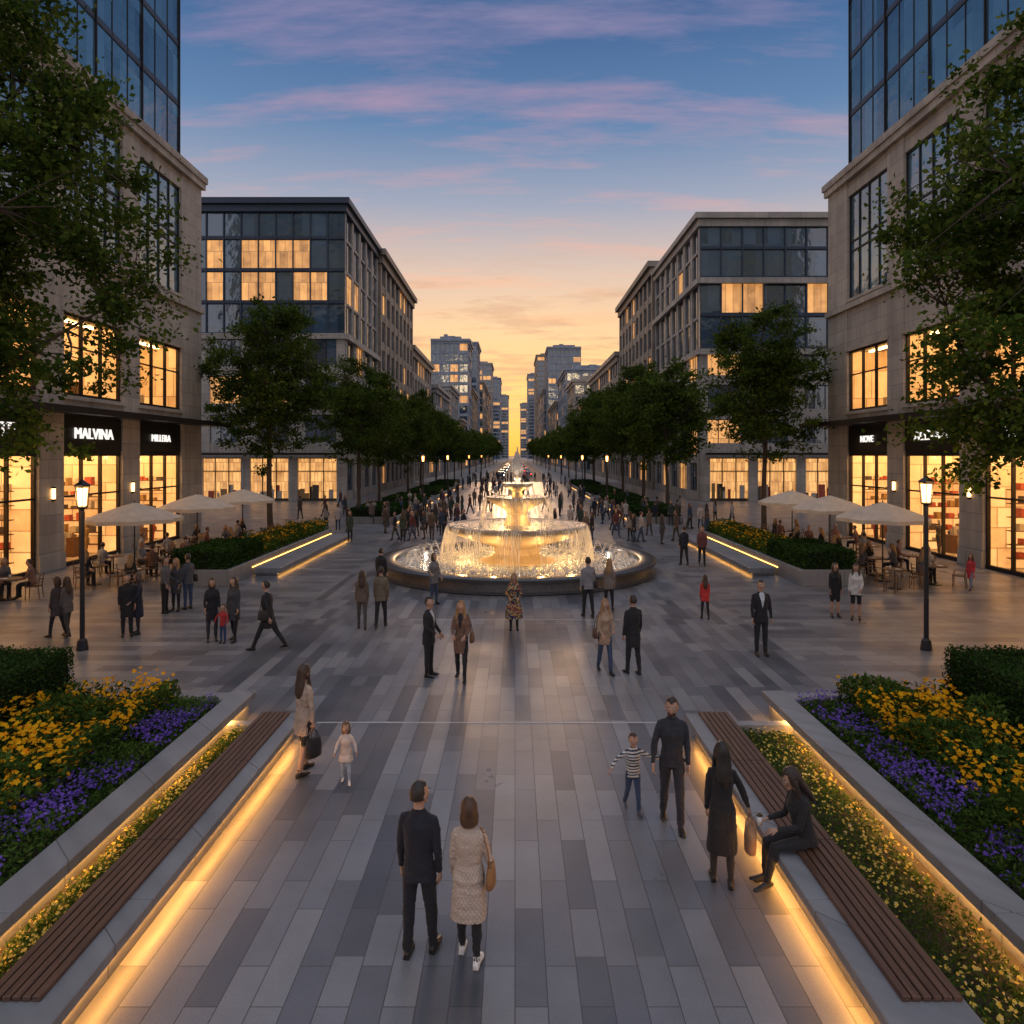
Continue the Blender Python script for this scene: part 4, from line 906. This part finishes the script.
# ------------------------------------------------------------------ cars in far street
cb=MB()
rings=[]
for y,zt,wx in((-2.2,.70,.74),(-2.1,.86,.84),(-1.4,.95,.88),(-.75,1.38,.70),(.2,1.45,.70),(1.1,1.30,.70),(1.6,.98,.86),(2.1,.9,.84),(2.2,.7,.74)):
    rings.append([(-wx*1.02,y,.35),(-.88 if abs(y)<2.15 else -.76,y,.62),(-wx,y,zt-.05),(-wx*.8,y,zt),(wx*.8,y,zt),(wx,y,zt-.05),(.88 if abs(y)<2.15 else .76,y,.62),(wx*1.02,y,.35)])
cb.loft(rings,0)
for x in(-.8,.8):
    for y in(-1.35,1.35): cb.tube([(x-.1,y,.32),(x+.1,y,.32)],[.32,.32],1,16)
for x in(-.6,.6): cb.ell((x,-2.2,.66),(.16,.05,.09),2,8,6); cb.ell((x,2.2,.7),(.16,.05,.07),3,8,6)
cmesh=cb.mesh('car'); [cmesh.materials.append(m) for m in(simple('car_paint',(.06,.07,.09),.25,.3),DARK,nosample(emis('headlight',(1,.85,.6),14)),nosample(emis('tail_light',(1,.05,.02),8)))]; cmesh.polygons.foreach_set('material_index',cb.m)
for i,(x,y,f) in enumerate(((-3,150,0),(-3.2,172,0),(-3,205,0),(3,158,1),(3.2,190,1),(3,240,1),(-3,250,0),(-3,300,0),(3,330,1),(3,290,1))): mkobj('car',cmesh,None,(x,y,0),math.pi*f)
# ------------------------------------------------------------------ sky and light
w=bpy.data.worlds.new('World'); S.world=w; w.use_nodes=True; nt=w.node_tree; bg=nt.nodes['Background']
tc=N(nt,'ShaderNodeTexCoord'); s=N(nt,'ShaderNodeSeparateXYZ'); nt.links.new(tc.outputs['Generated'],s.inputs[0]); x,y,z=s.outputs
warm=ramp(nt,z,[(0,(1.0,.40,.06)),(.03,(1.0,.48,.10)),(.09,(1.0,.58,.20)),(.17,(.93,.60,.32)),(.25,(.70,.52,.42)),(.34,(.32,.36,.47)),(.43,(.11,.215,.40)),(.54,(.045,.115,.28)),(.76,(.44,.50,.66)),(1,(.70,.70,.78))])  # zenith end raised above the visible dusk tones, added to lift ground light
cool=ramp(nt,z,[(0,(.56,.48,.48)),(.25,(.50,.52,.60)),(1,(.70,.70,.78))])  # unseen sky behind the camera, brightened as added fill for the ground
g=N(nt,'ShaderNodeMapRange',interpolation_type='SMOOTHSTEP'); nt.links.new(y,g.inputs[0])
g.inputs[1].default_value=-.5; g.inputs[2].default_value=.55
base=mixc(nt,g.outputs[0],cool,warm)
zz=math_(nt,'ADD',math_(nt,'MAXIMUM',z,0.0),.16)
px=math_(nt,'DIVIDE',x,zz); py=math_(nt,'DIVIDE',y,zz)
mp=N(nt,'ShaderNodeMapping'); mp.inputs['Rotation'].default_value=(0,0,math.radians(58)); mp.inputs['Scale'].default_value=(.55,2.6,1); mp.inputs['Location'].default_value=(.35,1.1,0)
nt.links.new(comb(nt,px,py),mp.inputs[0])
cn=noisetex(nt,2.3,10,mp.outputs[0],.62); cf=ramp(nt,cn,[(.50,0),(.68,1)])
cc=ramp(nt,z,[(0,(1,.42,.10)),(.12,(1,.46,.16)),(.25,(.95,.46,.28)),(.38,(.62,.34,.38)),(.5,(.36,.26,.42)),(.62,(.35,.35,.5)),(1,(.6,.6,.75))])
cfm=math_(nt,'MULTIPLY',cf,.58)
sky=mixc(nt,cfm,base,cc)
mp2=N(nt,'ShaderNodeMapping'); mp2.inputs['Scale'].default_value=(1.0,2.4,1); mp2.inputs['Location'].default_value=(3.1,.4,0); nt.links.new(comb(nt,px,py),mp2.inputs[0])
c2=noisetex(nt,2.4,9,mp2.outputs[0],.64); f2=math_(nt,'MULTIPLY',ramp(nt,c2,[(.49,0),(.60,1)]),ramp(nt,z,[(.03,.0),(.08,.75),(.22,.45),(.30,0)]))
sky=mixc(nt,f2,sky,(.58,.34,.22))
ns=N(nt,'ShaderNodeTexSky',sky_type='NISHITA'); ns.sun_disc=False; ns.sun_elevation=math.radians(4); ns.sun_rotation=0
sky=mixc(nt,.006,sky,ns.outputs[0],'ADD')
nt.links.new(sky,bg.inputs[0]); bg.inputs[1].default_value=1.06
sl=bpy.data.lights.new('sun','SUN'); sl.energy=1.6; sl.angle=math.radians(14); sl.color=(1,.58,.30); so=bpy.data.objects.new('sun',sl); COL.objects.link(so)
so.rotation_euler=Vector((0,math.cos(math.radians(6)),math.sin(math.radians(6)))).to_track_quat('Z','Y').to_euler()
cam=bpy.data.cameras.new('camera'); cam.sensor_width=36; cam.lens=690/1024*36; cam.shift_y=-57/1024; cam.shift_x=-3/1024; cam.clip_end=6000; cam.clip_start=.1
co=bpy.data.objects.new('camera',cam); COL.objects.link(co); co.location=(0,0,5); co.rotation_euler=(math.pi/2,0,0); S.camera=co
